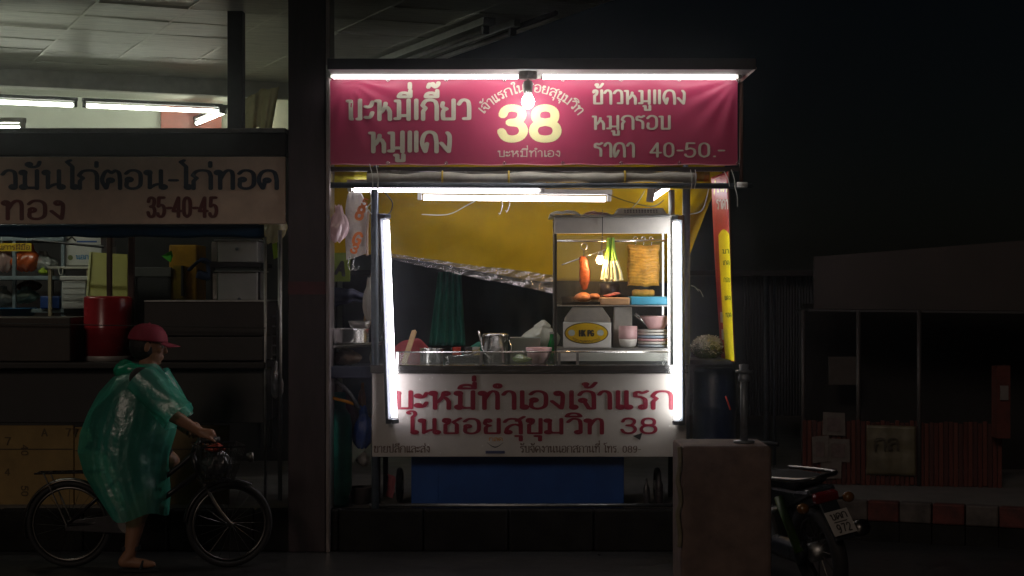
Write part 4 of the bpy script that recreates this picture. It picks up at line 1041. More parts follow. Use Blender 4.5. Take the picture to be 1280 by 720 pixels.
# ------------------------------------------------------------------ glass food cabinet and its contents
cab = thing('food_cabinet', 'stainless glass fronted food cabinet standing on the noodle cart', 'cabinet', (P(770, 0, 10.2).x, 10.2, ZC))
CD0, CD1 = 10.06, 10.46
zT, zF = P(0, 271, CD0).z, P(0, 292, CD0).z
cx0, cx1 = P(693, 0, CD0).x, P(838, 0, CD0).x
MB().box((cx0 - 0.03, CD0 - 0.03, zT), (cx1 + 0.05, CD1 + 0.02, zT + 0.012)).build('top_plate', STEEL_DULL, cab, bevel=0.003)
MB().box((cx0, CD0, zF), (cx1, CD0 + 0.012, zT - 0.001)).build('top_fascia', mat('brushed steel panel', (0.84, 0.80, 0.74), 0.45, 0.0, var=0.12, scale=9), cab, bevel=0.003)
MB().box((cx0 + 0.01, CD0 + 0.014, zF + 0.05), (cx1 - 0.01, CD1 - 0.01, zF + 0.058)).build('inner_ceiling', mat('brushed steel panel', (0.6, 0.58, 0.54)), cab)
for x, y, w in ((cx0, CD0, 0.016), (cx1 - 0.016, CD0, 0.016), (cx0, CD1 - 0.016, 0.016), (cx1 - 0.016, CD1 - 0.016, 0.016)):
    MB().box((x, y + 0.013, ZC + 0.001), (x + w, y + 0.029, zT - 0.001)).build('corner_post', STEEL, cab, bevel=0.002)
zS = P(0, 381.5, CD0).z
MB().box((cx0 + 0.018, CD0 + 0.016, zS - 0.008), (cx1 - 0.018, CD1 - 0.02, zS)).build('shelf', STEEL_DULL, cab, bevel=0.002)
zB = P(0, 435.5, CD0).z
MB().box((cx0 + 0.018, CD0 + 0.014, zB - 0.010), (cx1 - 0.018, CD1 - 0.02, zB)).build('floor', STEEL_DULL, cab)
MB().box((cx0 + 0.017, CD0 + 0.002, ZC + 0.02), (cx1 - 0.017, CD0 + 0.012, zB - 0.012)).build('base_fascia', mat('brushed steel panel', (0.6, 0.58, 0.54)), cab)
MB().tube([(cx0 + 0.01, CD0 + 0.12, P(0, 301, 10.18).z), (cx1 - 0.01, CD0 + 0.12, P(0, 301, 10.18).z)], 0.008, 10).build('hanging_rail', STEEL, cab, smooth=True)
MB().box((cx0 + 0.003, CD0 + 0.03, zB), (cx0 + 0.007, CD1 - 0.02, zF)).build('side_pane', GLASS, cab)
MB().box((cx0 + 0.018, CD1 - 0.012, zB), (cx1 - 0.018, CD1 - 0.008, zF)).build('rear_pane', film('matt clear pane', (0.8, 0.85, 0.82), clear=0.95, rough=0.5, spec=0.01, bump=0.0), cab)
# things on top of the cabinet
bk = thing('plastic_basket', 'white slotted plastic basket upside down on top of the food cabinet', 'basket', (P(803, 0, 10.2).x, 10.2, zT + 0.013))
x0, x1, y0, y1, zb, zt_ = P(769, 0, 10.1).x, P(834, 0, 10.1).x, 10.1, 10.36, zT + 0.013, zT + 0.013 + 0.043
WPL = film('thin white plastic', (0.85, 0.84, 0.80), clear=0.0, transl=0.55, spec=0.05, bump=0.0)
MB().add([(x0, y0, zb), (x1, y0, zb), (x1, y1, zb), (x0, y1, zb), (x0 + 0.022, y0 + 0.02, zt_), (x1 - 0.022, y0 + 0.02, zt_), (x1 - 0.022, y1 - 0.02, zt_), (x0 + 0.022, y1 - 0.02, zt_)],
         [(4, 5, 6, 7), (0, 1, 5, 4), (1, 2, 6, 5), (2, 3, 7, 6), (3, 0, 4, 7)]).build('shell', WPL, bk, bevel=0.005)
MB().box((x0 - 0.008, y0 - 0.008, zb - 0.0005), (x1 + 0.008, y1 + 0.008, zb + 0.008)).build('rim', WPL, bk, bevel=0.003)
for k in range(12):
    for j in range(2):
        q = x0 + 0.055 + k * 0.0175
        zz = zb + 0.015 + j * 0.011
        yy = y0 + 0.02 * (zz - zb) / 0.043
        MB().box((q, yy - 0.0025, zz), (q + 0.010, yy + 0.004, zz + 0.006)).build('slot', mat('slot shadow grey', (0.06, 0.06, 0.06), 0.8), bk)
def crumple(name, x0, x1, ybot, hpx, d0, d1, m, label, cat, seed, amp=1.0):
    zb = zT + 0.0135
    o = MB().grid(lambda u, v: Vector((P(x0 + (x1 - x0) * u, 0, d0).x, d0 + (d1 - d0) * v, zb + max(0.001, hpx / FPX * d0 * (math.sin(math.pi * u) ** 0.5) * (math.sin(math.pi * (0.15 + 0.7 * v)) ** 0.6) * (0.75 + 0.35 * amp * wob(u * 9 + seed, v * 7 + seed * 2))))), 26, 14).build(name, m, smooth=True, thick=0.002)
    return tag(o, label, cat)
crumple('folded_paper', 687, 726, 268, 7, 10.08, 10.3, film('thin white paper', (0.85, 0.83, 0.78), clear=0.0, transl=0.55, spec=0.02, bump=0.3), 'crumpled white paper on the cabinet top near its glass side', 'paper', 1)
crumple('folded_cloth', 729, 762, 268, 6, 10.08, 10.28, film('thin pink cloth', (0.80, 0.58, 0.56), clear=0.0, transl=0.5, spec=0.01, bump=0.3), 'folded pale pink cloth beside the basket on the cabinet top', 'cloth', 5)
# lamp and food hanging inside
ib = thing('hanging_bulb', 'small warm bulb hanging on a thin cord inside the food cabinet', 'light bulb', P(752, 300, 10.14))
MB().tube(smooth_path([P(753, 262, 10.05), P(753, 285, 10.05), P(752.5, 305, 10.09), P(751, 315, 10.10)]), 0.0025, 5).build('cord', WIRE_B, ib)
MB().lathe(P(750.5, 321, 10.10), [(0.016, 0), (0.017, 0.012), (0.013, 0.03), (0.004, 0.034)], 14).build('socket', WHITE_PLASTIC, ib, smooth=True)
MB().ball(P(750, 325, 10.10), (0.022, 0.022, 0.024), 14).build('bulb', lamp_mat('bulb warm', (1.0, 0.60, 0.28), 230), ib, smooth=True)
tag(MB().tube([P(702, 331, 10.24), P(760, 311, 10.22)], 0.004, 8).build('skewer_rod', STEEL, smooth=True), 'thin slanting steel rod inside the cabinet behind the small bulb', 'rod')
def hook(c, h=0.04, parent=None):
    pts = [c + Vector((0, 0, h * 0.5)) + v_ for v_ in arc((0, 0, 0), h * 0.26, 200, -60, 10)] + [c + Vector((0.004, 0, 0)), c + Vector((0, 0, -h * 0.5))]
    return MB().tube(smooth_path(pts, 3), 0.0028, 6).build('hook', STEEL, parent, smooth=True)
MEAT = mat('glazed red pork', (0.50, 0.13, 0.025), 0.28, var=0.45, scale=40, bump=0.5)
pk = thing('pork_strip', 'glazed orange strip of roast pork hanging on a ring hook in the cabinet', 'meat', P(730, 360, 10.18))
MB().tube([P(730, 308, 10.18) + v_ for v_ in arc((0, 0, 0), 0.019, 0, 330, 15)], 0.003, 6, closed=True).build('ring', STEEL, pk, smooth=True)
MB().tube([P(730, 312, 10.18), P(729, 324, 10.18)], 0.003, 6).build('hook', STEEL, pk)
chunk_m = mat('charred red pork', (0.27, 0.062, 0.014), 0.3, var=0.6, scale=45, bump=0.7)
MB().grid(lambda u, v: P(729.5, 341, 10.18) + rot(y=-8) @ Vector(((0.034 * math.sin(math.pi * v) ** 0.6 * math.cos(2 * math.pi * u)) * (1 + 0.22 * wob(v * 13, u * 6.283)) + 0.008 * math.sin(v * 5), 0.013 * math.sin(math.pi * v) ** 0.6 * math.sin(2 * math.pi * u), 0.102 * math.cos(math.pi * v) * (1 + 0.03 * wob(u * 12.566)))), 26, 26).build('strip', chunk_m, pk, smooth=True)
pp = smooth_path([P(727, 320, 10.18), P(726, 330, 10.18), P(728, 345, 10.18), P(733, 360, 10.18)], 6)
on = thing('spring_onions', 'bundle of spring onions hanging roots down in the food cabinet', 'spring onions', P(763, 352, 10.16))
GREENL = mat('onion green', (0.16, 0.36, 0.03), 0.45, var=0.3, scale=30, stretch=(5, 5, 1))
WHITEO = mat('onion white', (0.70, 0.70, 0.46), 0.45, var=0.15)
for k in range(11):
    t = -1 + 2 * k / 10
    dd = 10.15 + 0.02 * math.sin(k * 2.4)
    x_t, x_b = 763.5 + 4 * t * (0.8 + 0.2 * math.sin(k * 3)), 764.5 + 12 * t
    y_b = 350 + 2.5 * math.sin(k * 1.9)
    st_ = MB().tube(smooth_path([P(x_t, 297, dd), P(x_t + 0.4 * t, 308, dd), P((x_t * 1.1 + x_b * 0.9) / 2, 326, dd)]), [0.009] * 11, 6).build('leaf', GREENL, on, smooth=True)
    MB().tube(smooth_path([P((x_t * 1.1 + x_b * 0.9) / 2, 325.5, dd), P(x_b - t * 1.2, 340, dd), P(x_b, y_b, dd)]), [0.0088] * 5 + [0.0095] * 4 + [0.013, 0.014], 7).build('stem', WHITEO, on, smooth=True)
MB().tube([P(763.5, 306, 10.155) + v_ for v_ in arc((0, 0, 0), 0.024, 0, 330, 13, 'xy')], 0.004, 6, closed=True).build('tie', GREENL, on, smooth=True)
sl = thing('pork_slab', 'golden scored slab of crispy pork hanging from hooks in the cabinet', 'meat', P(804, 358, 10.18))
SLAB = mat('golden crackling', (0.72, 0.38, 0.05), 0.42, var=0.5, scale=16, bump=0.5)
sx0, sx1, sz0, sz1 = P(784.5, 0, 10.16).x, P(824.5, 0, 10.16).x, P(0, 357.5, 10.16).z, P(0, 306, 10.16).z
def slabf(u, v):
    ux = u + 0.02 * wob(v * 11) * (1 if u < 0.5 else -1)
    x = sx0 + (sx1 - sx0) * ux
    z = sz0 + (sz1 - sz0) * (v + 0.02 * wob(u * 8))
    edge_ = min(u, 1 - u, v, 1 - v)
    y = 10.165 + 0.02 * max(0, 1 - edge_ / 0.06) + 0.003 * math.sin(v * 13 * 2 * math.pi) + 0.004 * wob(u * 9, v * 13)
    return Vector((x, y, z))
MB().grid(slabf, 40, 78).build('crackling', SLAB, sl, smooth=True)
MB().box((sx0 + 0.01, 10.186, sz0 + 0.008), (sx1 - 0.01, 10.21, sz1 - 0.008)).build('flesh', mat('roast flesh', (0.42, 0.22, 0.10), 0.5, var=0.3, scale=30), sl, bevel=0.006)
for x in (794, 804, 814):
    hook(P(x, 303, 10.18), 0.045, sl)
# boards, tray and meat on the shelf
ty = thing('steel_tray', 'shallow steel tray holding roast meat on the cabinet shelf', 'tray', (P(728, 0, 10.2).x, 10.2, zS))
x0, x1 = P(703, 0, 10.1).x, P(750, 0, 10.1).x
MB().box((x0, 10.09, zS + 0.001), (x1, 10.36, zS + 0.006)).build('base', STEEL, ty)
for q in (((x0, 10.09, zS + 0.001), (x1, 10.094, zS + 0.02)), ((x0, 10.356, zS + 0.001), (x1, 10.36, zS + 0.05)), ((x0, 10.095, zS + 0.001), (x0 + 0.004, 10.355, zS + 0.03))):
    MB().box(*q).build('wall', STEEL, ty)
def chunk(c, r, seed, m, label, parent=None, nm='roast_piece'):
    o = MB().grid(lambda u, v: Vector(c) + Vector((r[0] * math.sin(math.pi * v) * math.cos(2 * math.pi * u), r[1] * math.sin(math.pi * v) * math.sin(2 * math.pi * u), -r[2] * math.cos(math.pi * v))) * (1 + 0.13 * wob(u * 6.283 * 2 + seed, v * 9 + seed)), 24, 14).build(nm, m, parent, smooth=True)
    if parent is None: tag(o, label, 'meat')
    return o
chunk(P(729, 372, 10.16), (0.055, 0.05, 0.030), 1.0, mat('roast duck skin', (0.55, 0.20, 0.07), 0.3, var=0.4, scale=30, bump=0.4), 'rounded roast duck piece lying in the steel tray')
chunk(P(743, 371, 10.15), (0.034, 0.04, 0.020), 2.3, mat('dark roast', (0.46, 0.17, 0.06), 0.35, var=0.4, scale=30, bump=0.4), 'smaller roast piece at the tray edge beside the wooden board')
cw_ = thing('chopping_board', 'pale wooden chopping board on the cabinet shelf', 'chopping board', (P(769, 0, 10.2).x, 10.2, zS))
a0, a1 = P(750.5, 0, 10.1).x, P(787, 0, 10.1).x
MB().box((a0, 10.085, zS + 0.001), (a1, 10.38, zS + 0.046)).build('block', mat('pale wood', (0.58, 0.34, 0.17), 0.6, var=0.2, scale=20, stretch=(1, 1, 6)), cw_, bevel=0.006)
for k in range(3):
    chunk(Vector((P(760 + 5 * k, 0, 10.15).x, 10.15 + 0.01 * k, zS + 0.047 + 0.010 + 0.007 * k)), (0.030, 0.03, 0.008), 4.0 + k, mat('pink sliced pork', (0.55, 0.16, 0.13), 0.4, var=0.3, scale=40), '%s pink pork slice in the pile on the wooden board' % ('bottom', 'middle', 'top')[k], nm='pork_slice')
bb = thing('chopping_board', 'light blue plastic chopping board on the cabinet shelf', 'chopping board', (P(812, 0, 10.2).x, 10.2, zS))
a0, a1 = P(788.5, 0, 10.1).x, P(834, 0, 10.1).x
MB().box((a0, 10.085, zS + 0.001), (a1, 10.38, zS + 0.052)).build('block', mat('light blue board', (0.06, 0.34, 0.50), 0.45, var=0.12), bb, bevel=0.006)
tag(MB().tube([Vector((P(790 + 28 * t, 0, 10.2).x, 10.2, zS + 0.052 + 0.022)) for t in [i / 12 for i in range(13)]], [0.014] + [0.021 + 0.002 * wob(i * 1.3) for i in range(11)] + [0.014], 12).build('pork_roll', SLAB, smooth=True), 'golden rolled pork belly lying on the blue board', 'meat')
tag(MB().lathe((P(762, 0, 10.32).x, 10.32, zS + 0.047), [(0.05, 0), (0.06, 0.03), (0.064, 0.085), (0.06, 0.085), (0.05, 0.01), (0, 0.008)], 20).build('dark_bowl', mat('dark bowl', (0.03, 0.025, 0.03), 0.4), smooth=True), 'small dark bowl behind the spring onion bundle', 'bowl')
# lower compartment
bx = thing('takeaway_box', 'white box with a yellow oval label in the lower cabinet', 'box', (P(734, 0, 10.15).x, 10.2, zB))
a0, a1, zz = P(705, 0, 10.1).x, P(764, 0, 10.1).x, P(0, 403, 10.1).z
MB().box((a0, 10.10, zB + 0.001), (a1, 10.30, zz)).build('body', mat('grey white card', (0.78, 0.76, 0.71), 0.55, var=0.06), bx, bevel=0.004)
def oval(cx, cy, rx, ry, off, m, nm, par):
    mb = MB(); n = 40
    mb.add([P(cx + rx * math.cos(q), cy + ry * math.sin(q), 10.10) + Vector((0, -off, 0)) for q in [2 * math.pi * i / n for i in range(n)]], [tuple(range(n))])
    return mb.build(nm, m, par)
oval(733, 416.5, 27.5, 13.5, 0.0015, mat('black oval line', (0.04, 0.03, 0.02), 0.4), 'label_outline', bx)
oval(733, 416.5, 26.3, 12.5, 0.0022, mat('yellow label', (0.72, 0.46, 0.02), 0.3, var=0.1), 'label', bx)
for x in (714.5, 750.5):
    oval(x, 416, 4.3, 3.9, 0.003, mat('pale disc', (0.50, 0.55, 0.5), 0.4), 'label_disc', bx)
lettering('HK PG', 724, 742, 413, 420, 10.10, INKD, bx, pen=(0.15, 0.10), lift=0.0035)
def arcb(u, v):
    t = rad(48 - 96 * u)
    return (733 - 23 * math.sin(t) , 416.5 + (12.3 * math.cos(t) * 0.98) - 2.6 * v - 0.2)
lettering('ทอดนรมลกดงตาวปบ', 0, 1, 0, 1, 10.10, SBRN, bx, pen=(0.05, 0.12), lift=0.0035, bend=arcb, loops=False)
PAPER = mat('kraft white bag', (0.84, 0.76, 0.65), 0.6, var=0.12, scale=12, bump=0.4)
pb = thing('paper_bag', 'pale folded paper bag behind the box with the yellow oval', 'bag', (P(735, 0, 10.33).x, 10.36, zB))
MB().slab([Vector((P(x, 0, 10.31).x, 10.31, P(0, y, 10.31).z)) for x, y in ((706, 434), (764, 434), (763, 398), (753, 384), (716, 384), (706, 398))], (0, 0.08, 0)).build('body', PAPER, pb, bevel=0.006)
pb2 = thing('paper_bag', 'narrow plain paper bag standing behind the pink cup', 'bag', (P(778, 0, 10.33).x, 10.36, zB))
MB().slab([Vector((P(x, 0, 10.31).x, 10.31, P(0, y, 10.31).z)) for x, y in ((765, 434), (791, 434), (790, 384), (768, 384))], (0, 0.08, 0)).build('body', mat('plain paper', (0.70, 0.66, 0.58), 0.6, var=0.1, bump=0.3), pb2, bevel=0.005)
PINK = mat('pink melamine', (0.80, 0.50, 0.50), 0.3, var=0.05)
PALE = mat('cream melamine', (0.80, 0.77, 0.70), 0.3, var=0.05)
c = Vector((P(785, 0, 10.2).x, 10.2, zB)); r = 11.6 / FPX * 10.2; h = 27 / FPX * 10.2
cup = thing('pink_cup', 'tall pink cup with a pale rounded base in the lower cabinet', 'cup', c)
MB().lathe(c, [(r * 0.6, 0), (r * 0.86, h * 0.1), (r * 0.97, h * 0.3), (r * 0.98, h * 0.4)], 24).build('base', PALE, cup, smooth=True)
MB().lathe(c, [(r * 0.985, h * 0.4), (r, h * 0.6), (r, h), (r * 0.93, h), (r * 0.9, h * 0.45)], 24).build('body', PINK, cup, smooth=True)
c = Vector((P(818, 0, 10.22).x, 10.24, zB)); r = 20.5 / FPX * 10.2
cols = [mat('blue white dish', (0.50, 0.58, 0.64), 0.3), PALE, PINK, mat('sky blue dish', (0.36, 0.48, 0.60), 0.3), PALE, mat('white dish', (0.66, 0.65, 0.6), 0.3)]
names = ('pale blue', 'cream', 'pink', 'sky blue', 'upper cream', 'white')
for k in range(6):
    z = k * 0.0185
    o = MB().lathe(c + Vector((0, 0, z + 0.0005)), [(r * 0.62, 0), (r * 0.96, 0.004), (r, 0.008), (r, 0.0165), (r * 0.97, 0.0172), (r * 0.6, 0.006), (0, 0.005)], 30).build('plate', cols[k], smooth=True)
    tag(o, '%s dish, %s of the stack in the lower cabinet' % (names[k], ('lowest', 'second', 'third', 'fourth', 'fifth', 'topmost')[k]), 'dish', 'stacked dishes in the cabinet')
pbw = thing('pink_bowl', 'large pink bowl with a spoon resting on the stacked dishes', 'bowl', c + Vector((0, 0, 0.112)))
MB().lathe(c + Vector((0.012, 0, 0.112)), [(0.04, 0), (0.05, 0.004), (r * 0.95, 0.075), (r * 1.02, 0.082), (r * 0.96, 0.08), (0.05, 0.01), (0, 0.01)], 30).build('bowl', PINK, pbw, smooth=True)
MB().tube([c + Vector((-0.03, 0.02, 0.13)), c + Vector((-0.115, -0.02, 0.205))], [0.006, 0.012], 8).build('spoon', STEEL, pbw, smooth=True)

# ------------------------------------------------------------------ pots and bowls along the counter
def pot(x0, x1, ytop, d, label, lid=True, nm='steel_pot', cat='pot'):
    c = Vector((P((x0 + x1) / 2, 0, d).x, d, ZC + 0.001)); r = (x1 - x0) / 2 / FPX * d
    h = P(0, ytop, d).z - ZC
    root = thing(nm, label, cat, c)
    if lid:
        prof = [(r * 0.93, 0), (r, 0.008), (r, h * 0.9), (r * 1.05, h * 0.9), (r * 1.05, h * 0.93), (r * 1.0, h * 0.96), (r * 0.8, h * 0.99), (0, h)]
    else:
        prof = [(r * 0.95, 0), (r, 0.006), (r, h * 0.94), (r * 1.06, h * 0.96), (r * 1.06, h), (r * 0.98, h), (r * 0.96, 0.012), (0, 0.01)]
    MB().lathe(c, prof, 36).build('body', STEEL, root, smooth=False).data.polygons.foreach_set('use_smooth', [True] * (36 * (len(prof) - 1) + (1 if lid else 1)))
    return root, c, r, h
pot(524.5, 553.5, 435.5, 10.2, 'short open steel pot on the counter behind the low glass guard', lid=False)
root, c, r, h = pot(603, 635, 416, 10.2, 'tall lidded steel can with a wire handle on the counter')
MB().tube(smooth_path([c + Vector((-r * 1.1, -0.01, h * 0.86)), c + Vector((-r * 0.95, -r * 0.75, h * 0.45)), c + Vector((-r * 0.3, -r * 1.12, h * 0.18))]), 0.005, 8).build('wire_handle', STEEL, root, smooth=True)
MB().tube([c + Vector((-r * 1.1, 0, h * 0.72)), c + Vector((-r * 1.3, 0, h * 1.06))], 0.007, 8).build('clasp', STEEL, root, smooth=True)
MB().tube(smooth_path([c + Vector((r * 1.05, 0, h * 0.75)), c + Vector((r * 1.25, -0.02, h * 0.5)), c + Vector((r * 1.05, -0.03, h * 0.3))]), 0.005, 8).build('side_handle', STEEL, root, smooth=True)
gt = thing('glass_container', 'clear rectangular container between the tall can and the noodle bag', 'container', Vector((P(656, 0, 10.25).x, 10.3, ZC)))
a0, a1, z1 = P(638, 0, 10.2).x, P(675, 0, 10.2).x, P(0, 423.5, 10.2).z
for q in (((a0, 10.2, ZC + 0.002), (a1, 10.204, z1)), ((a0, 10.396, ZC + 0.002), (a1, 10.4, z1)), ((a0, 10.205, ZC + 0.002), (a0 + 0.004, 10.395, z1)), ((a1 - 0.004, 10.205, ZC + 0.002), (a1, 10.395, z1))):
    MB().box(*q).build('pane', film('frosted pane', (0.62, 0.68, 0.62), clear=0.55, spec=0.1, bump=0.1), gt)
MB().box((a0 - 0.003, 10.197, z1), (a1 + 0.003, 10.403, z1 + 0.006)).build('rim', film('frosted pane', (0.62, 0.68, 0.62)), gt)
MB().box((a0 + 0.006, 10.208, ZC + 0.003), (a1 - 0.006, 10.39, ZC + 0.05)).build('contents', mat('pale noodles', (0.42, 0.44, 0.28), 0.6, var=0.3, scale=40, bump=0.5), gt, bevel=0.01)
bag_blob('noodle_bag', P(677, 424, 10.55), 0.12, 0.09, 0.075, film('white noodle bag', (0.66, 0.70, 0.58), clear=0.06, transl=0.3, spec=0.08), 'white plastic bag of noodles behind the clear container', 'bag', seed=21, knot=False)
c = Vector((P(673.5, 0, 10.12).x, 10.12, ZC + 0.001)); r = 16.5 / FPX * 10.12
MB_ = MB().lathe(c, [(r * 0.5, 0), (r * 0.55, 0.008), (r * 0.85, 0.045), (r, 0.098), (r * 0.95, 0.1), (r * 0.78, 0.04), (0, 0.012)], 28).build('bowl', PINK, smooth=True)
tag(MB_, 'pink melamine bowl on the counter beside the food cabinet', 'bowl')
bot = thing('green_bottle', 'small green glass bottle standing behind the pink counter bowl', 'bottle', Vector((P(689.5, 0, 10.3).x, 10.3, ZC)))
c = Vector((P(689.5, 0, 10.3).x, 10.3, ZC + 0.001))
MB().lathe(c, [(0.024, 0), (0.026, 0.01), (0.026, 0.10), (0.012, 0.145), (0.011, 0.175), (0, 0.176)], 18).build('glass', mat('green bottle glass', (0.01, 0.20, 0.045), 0.15, var=0.05), bot, smooth=True)
MB().lathe(c + Vector((0, 0, 0.176)), [(0.013, 0), (0.013, 0.014), (0, 0.015)], 14).build('cap', mat('cap white', (0.5, 0.5, 0.46), 0.4), bot)
bag_blob('vegetable_bag', P(651, 449, 10.06), 0.058, 0.03, 0.02, film('leafy bag', (0.45, 0.6, 0.2), clear=0.15, spec=0.2), 'clear bag of green leaves beside the tall lidded can', 'bag', seed=22, knot=False)
bd = thing('wooden_paddle', 'flat wooden paddle leaning behind the short open pot', 'paddle', Vector((P(508, 0, 10.3).x, 10.3, ZC)))
MB().slab([P(501, 455, 10.27), P(508, 455, 10.27), P(521, 415, 10.32), P(519, 412, 10.32), P(514.5, 413, 10.32)], (0, 0.014, 0)).build('blade', mat('worn wood', (0.46, 0.30, 0.13), 0.6, var=0.2, scale=20), bd, bevel=0.003)
tag(MB().grid(lambda u, v: P(486 + 64 * u, 455 - 31 * math.sin(math.pi * (0.2 + 0.72 * u)) * v + 3 * wob(u * 8) * v, 10.42 + 0.05 * v + 0.01 * wob(u * 11, v * 7)), 30, 10).build('red_cloth', mat('dark red cloth', (0.30, 0.030, 0.035), 0.7, var=0.2), smooth=True, thick=0.004), 'dark red cloth heaped on the counter behind the wooden paddle', 'cloth')
tag(MB().grid(lambda u, v: P(578 + 40 * u, 455 - 26 * math.sin(math.pi * (0.15 + 0.7 * u)) * v + 2 * wob(u * 9) * v, 10.48 + 0.05 * v + 0.01 * wob(u * 10, v * 7)), 24, 10).build('green_cloth', mat('teal green cloth', (0.02, 0.17, 0.12), 0.7, var=0.2), smooth=True, thick=0.004), 'teal green cloth bundle beside the tall lidded can', 'cloth')
tag(MB().grid(lambda u, v: Vector((P(556 + 40 * u, 0, 10.12).x, 10.1 + 0.14 * v, ZC + 0.003 + 0.022 * (math.sin(math.pi * u) ** 0.6) * (0.7 + 0.4 * wob(u * 13, v * 9)))), 24, 10).build('cling_film', BAG, smooth=True), 'crumpled clear film lying between the open pot and the tall can', 'film')

pn2 = thing('steel_pan', 'low rectangular steel pan between the open pot and the tall can', 'pan', Vector((P(581, 0, 10.15).x, 10.16, ZC)))
a0, a1 = P(561, 0, 10.1).x, P(600, 0, 10.1).x
for q in (((a0, 10.1, ZC + 0.002), (a1, 10.104, ZC + 0.042)), ((a0, 10.26, ZC + 0.002), (a1, 10.264, ZC + 0.042)), ((a0, 10.1045, ZC + 0.002), (a0 + 0.004, 10.2595, ZC + 0.042)), ((a1 - 0.004, 10.1045, ZC + 0.002), (a1, 10.2595, ZC + 0.042))):
    MB().box(*q).build('wall', STEEL, pn2)
MB().tube([(a0 - 0.002, 10.098, ZC + 0.044), (a1 + 0.002, 10.098, ZC + 0.044), (a1 + 0.002, 10.266, ZC + 0.044), (a0 - 0.002, 10.266, ZC + 0.044)], 0.004, 6, closed=True).build('rim', STEEL, pn2)
ldl = thing('ladle', 'long steel ladle lying across the low rectangular pan', 'ladle', Vector((P(575, 0, 10.2).x, 10.2, ZC + 0.05)))
MB().tube(smooth_path([P(566, 446, 10.18), P(590, 443, 10.22), P(600, 436, 10.3)]), 0.005, 6).build('handle', STEEL, ldl, smooth=True)
MB().lathe(P(562, 451, 10.17), [(0, 0), (0.02, 0.006), (0.032, 0.026), (0.030, 0.027), (0.018, 0.008), (0, 0.003)], 18).build('cup', STEEL, ldl, smooth=True)
for k, (x, col, lab) in enumerate(((571, (0.45, 0.06, 0.02), 'red capped sauce jar behind the low steel pan'), (586, (0.10, 0.06, 0.03), 'dark soy jar behind the low steel pan'), (595, (0.5, 0.42, 0.2), 'pale sugar jar behind the low steel pan'))):
    c = Vector((P(x, 0, 10.5).x, 10.5, ZC + 0.001))
    jr = thing('sauce_jar', lab, 'jar', c)
    MB().lathe(c, [(0.026, 0), (0.03, 0.006), (0.03, 0.06), (0.022, 0.072)], 18).build('glass', mat('jar content %d' % k, col, 0.2), jr, smooth=True)
    MB().lathe(c + Vector((0, 0, 0.072)), [(0.026, 0), (0.026, 0.016), (0, 0.018)], 18).build('lid', mat('jar lid %d' % k, ((0.5, 0.05, 0.03), (0.05, 0.05, 0.05), (0.5, 0.48, 0.42))[k], 0.4), jr)
tag(MB().grid(lambda u, v: P(413 + 42 * u, 356 + 10 * u + 26 * v * (1 - 0.6 * u) + 2 * wob(u * 7), 10.45 + 0.03 * wob(u * 9, v * 6)), 20, 8).build('folded_umbrella', mat('navy umbrella cloth', (0.015, 0.02, 0.06), 0.6, var=0.2), smooth=True, thick=0.01), 'folded navy umbrella cloth slanting below the olive card', 'umbrella')

# ------------------------------------------------------------------ left end of the cart: bags, bowls, gas bottle
pkb = bag_blob('hanging_bag', P(423, 285, 9.98), 0.062, 0.05, 0.085, film('pink filled bag', (0.85, 0.62, 0.64), clear=0.05, transl=0.4, spec=0.1), 'pink tied bag hanging from the awning pipe beside the pillar', 'bag', seed=31)
wb = thing('hanging_bag', 'white carrier bag with orange print hanging beside the blue grey post', 'bag', P(448, 318, 10.05))
def wbf(u, v):
    q = 2 * math.pi * u
    w = 8 + 8.0 * min(1, v / 0.28) ** 0.8 if v < 0.28 else 16 - 1.0 * v
    xc = 443 + 5 * v
    return P(xc + w * math.cos(q) * (0.9 + 0.1 * math.sin(3 * q + 5 * v)), 240 + 80 * v - 5 * math.cos(q) * v, 10.05) + Vector((0, 0.035 * math.sin(q) * min(1, 0.3 + v * 1.4) + 0.008 * wob(u * 19, v * 11), 0))
MB().grid(wbf, 40, 26).build('body', film('milky carrier bag', (0.82, 0.79, 0.76), clear=0.06, transl=0.45, spec=0.1, bump=0.9), wb, smooth=True)
OPR = mat('orange bag print', (0.75, 0.20, 0.04), 0.5)
for ch, x0, x1, y0, y1, t in (('8', 443, 452, 256, 272, 20), ('G', 439, 449, 288, 303, 25), ('3', 437, 445, 303, 314, 25), ('5', 451, 458, 247, 256, 20)):
    lettering(ch, x0, x1, y0, y1, 9.995, OPR, wb, name='print_mark', pen=(0.12, 0.12), turn=t)
tag(MB().tube(smooth_path([P(459, 320, 10.0), P(459, 290, 10.0), P(461, 262, 10.0)]), [0.008] * 11, 8, flat=0.4).build('cardboard_strip', mat('orange white strip', (0.6, 0.42, 0.3), 0.5), smooth=True), 'narrow pale strip hanging between the carrier bag and the post', 'strip')
for k, x in enumerate((438, 444)):
    tag(MB().tube(smooth_path([P(x, 320, 10.0), P(x - 3, 330, 10.0), P(x, 338, 10.0), P(x + 5, 333, 10.0)]), 0.003, 6).build('wire_hook', STEEL, smooth=True), ('white wire hook below the carrier bag nearer the pillar', 'white wire hook below the carrier bag nearer the post')[k], 'hook')
gs = thing('green_card', 'olive green card with a black brush mark hanging beside the pillar', 'card', P(427, 352, 10.4))
a, b_ = pbox(408, 316, 437.5, 352, 10.4, 10.41); MB().box(a, b_).build('card', mat('olive green card', (0.20, 0.28, 0.03), 0.6), gs)
lettering('A', 419, 430, 326, 342, 10.4, INKD, gs, name='brush_mark', pen=(0.14, 0.1), turn=12)
lbg = bag_blob('hanging_bag', P(461, 380, 10.12), 0.035, 0.03, 0.10, film('pale long bag', (0.62, 0.62, 0.58), clear=0.15, spec=0.08), 'long pale bag hanging behind the blue grey post', 'bag', seed=33)
zs = P(0, 457.5, 10.0).z
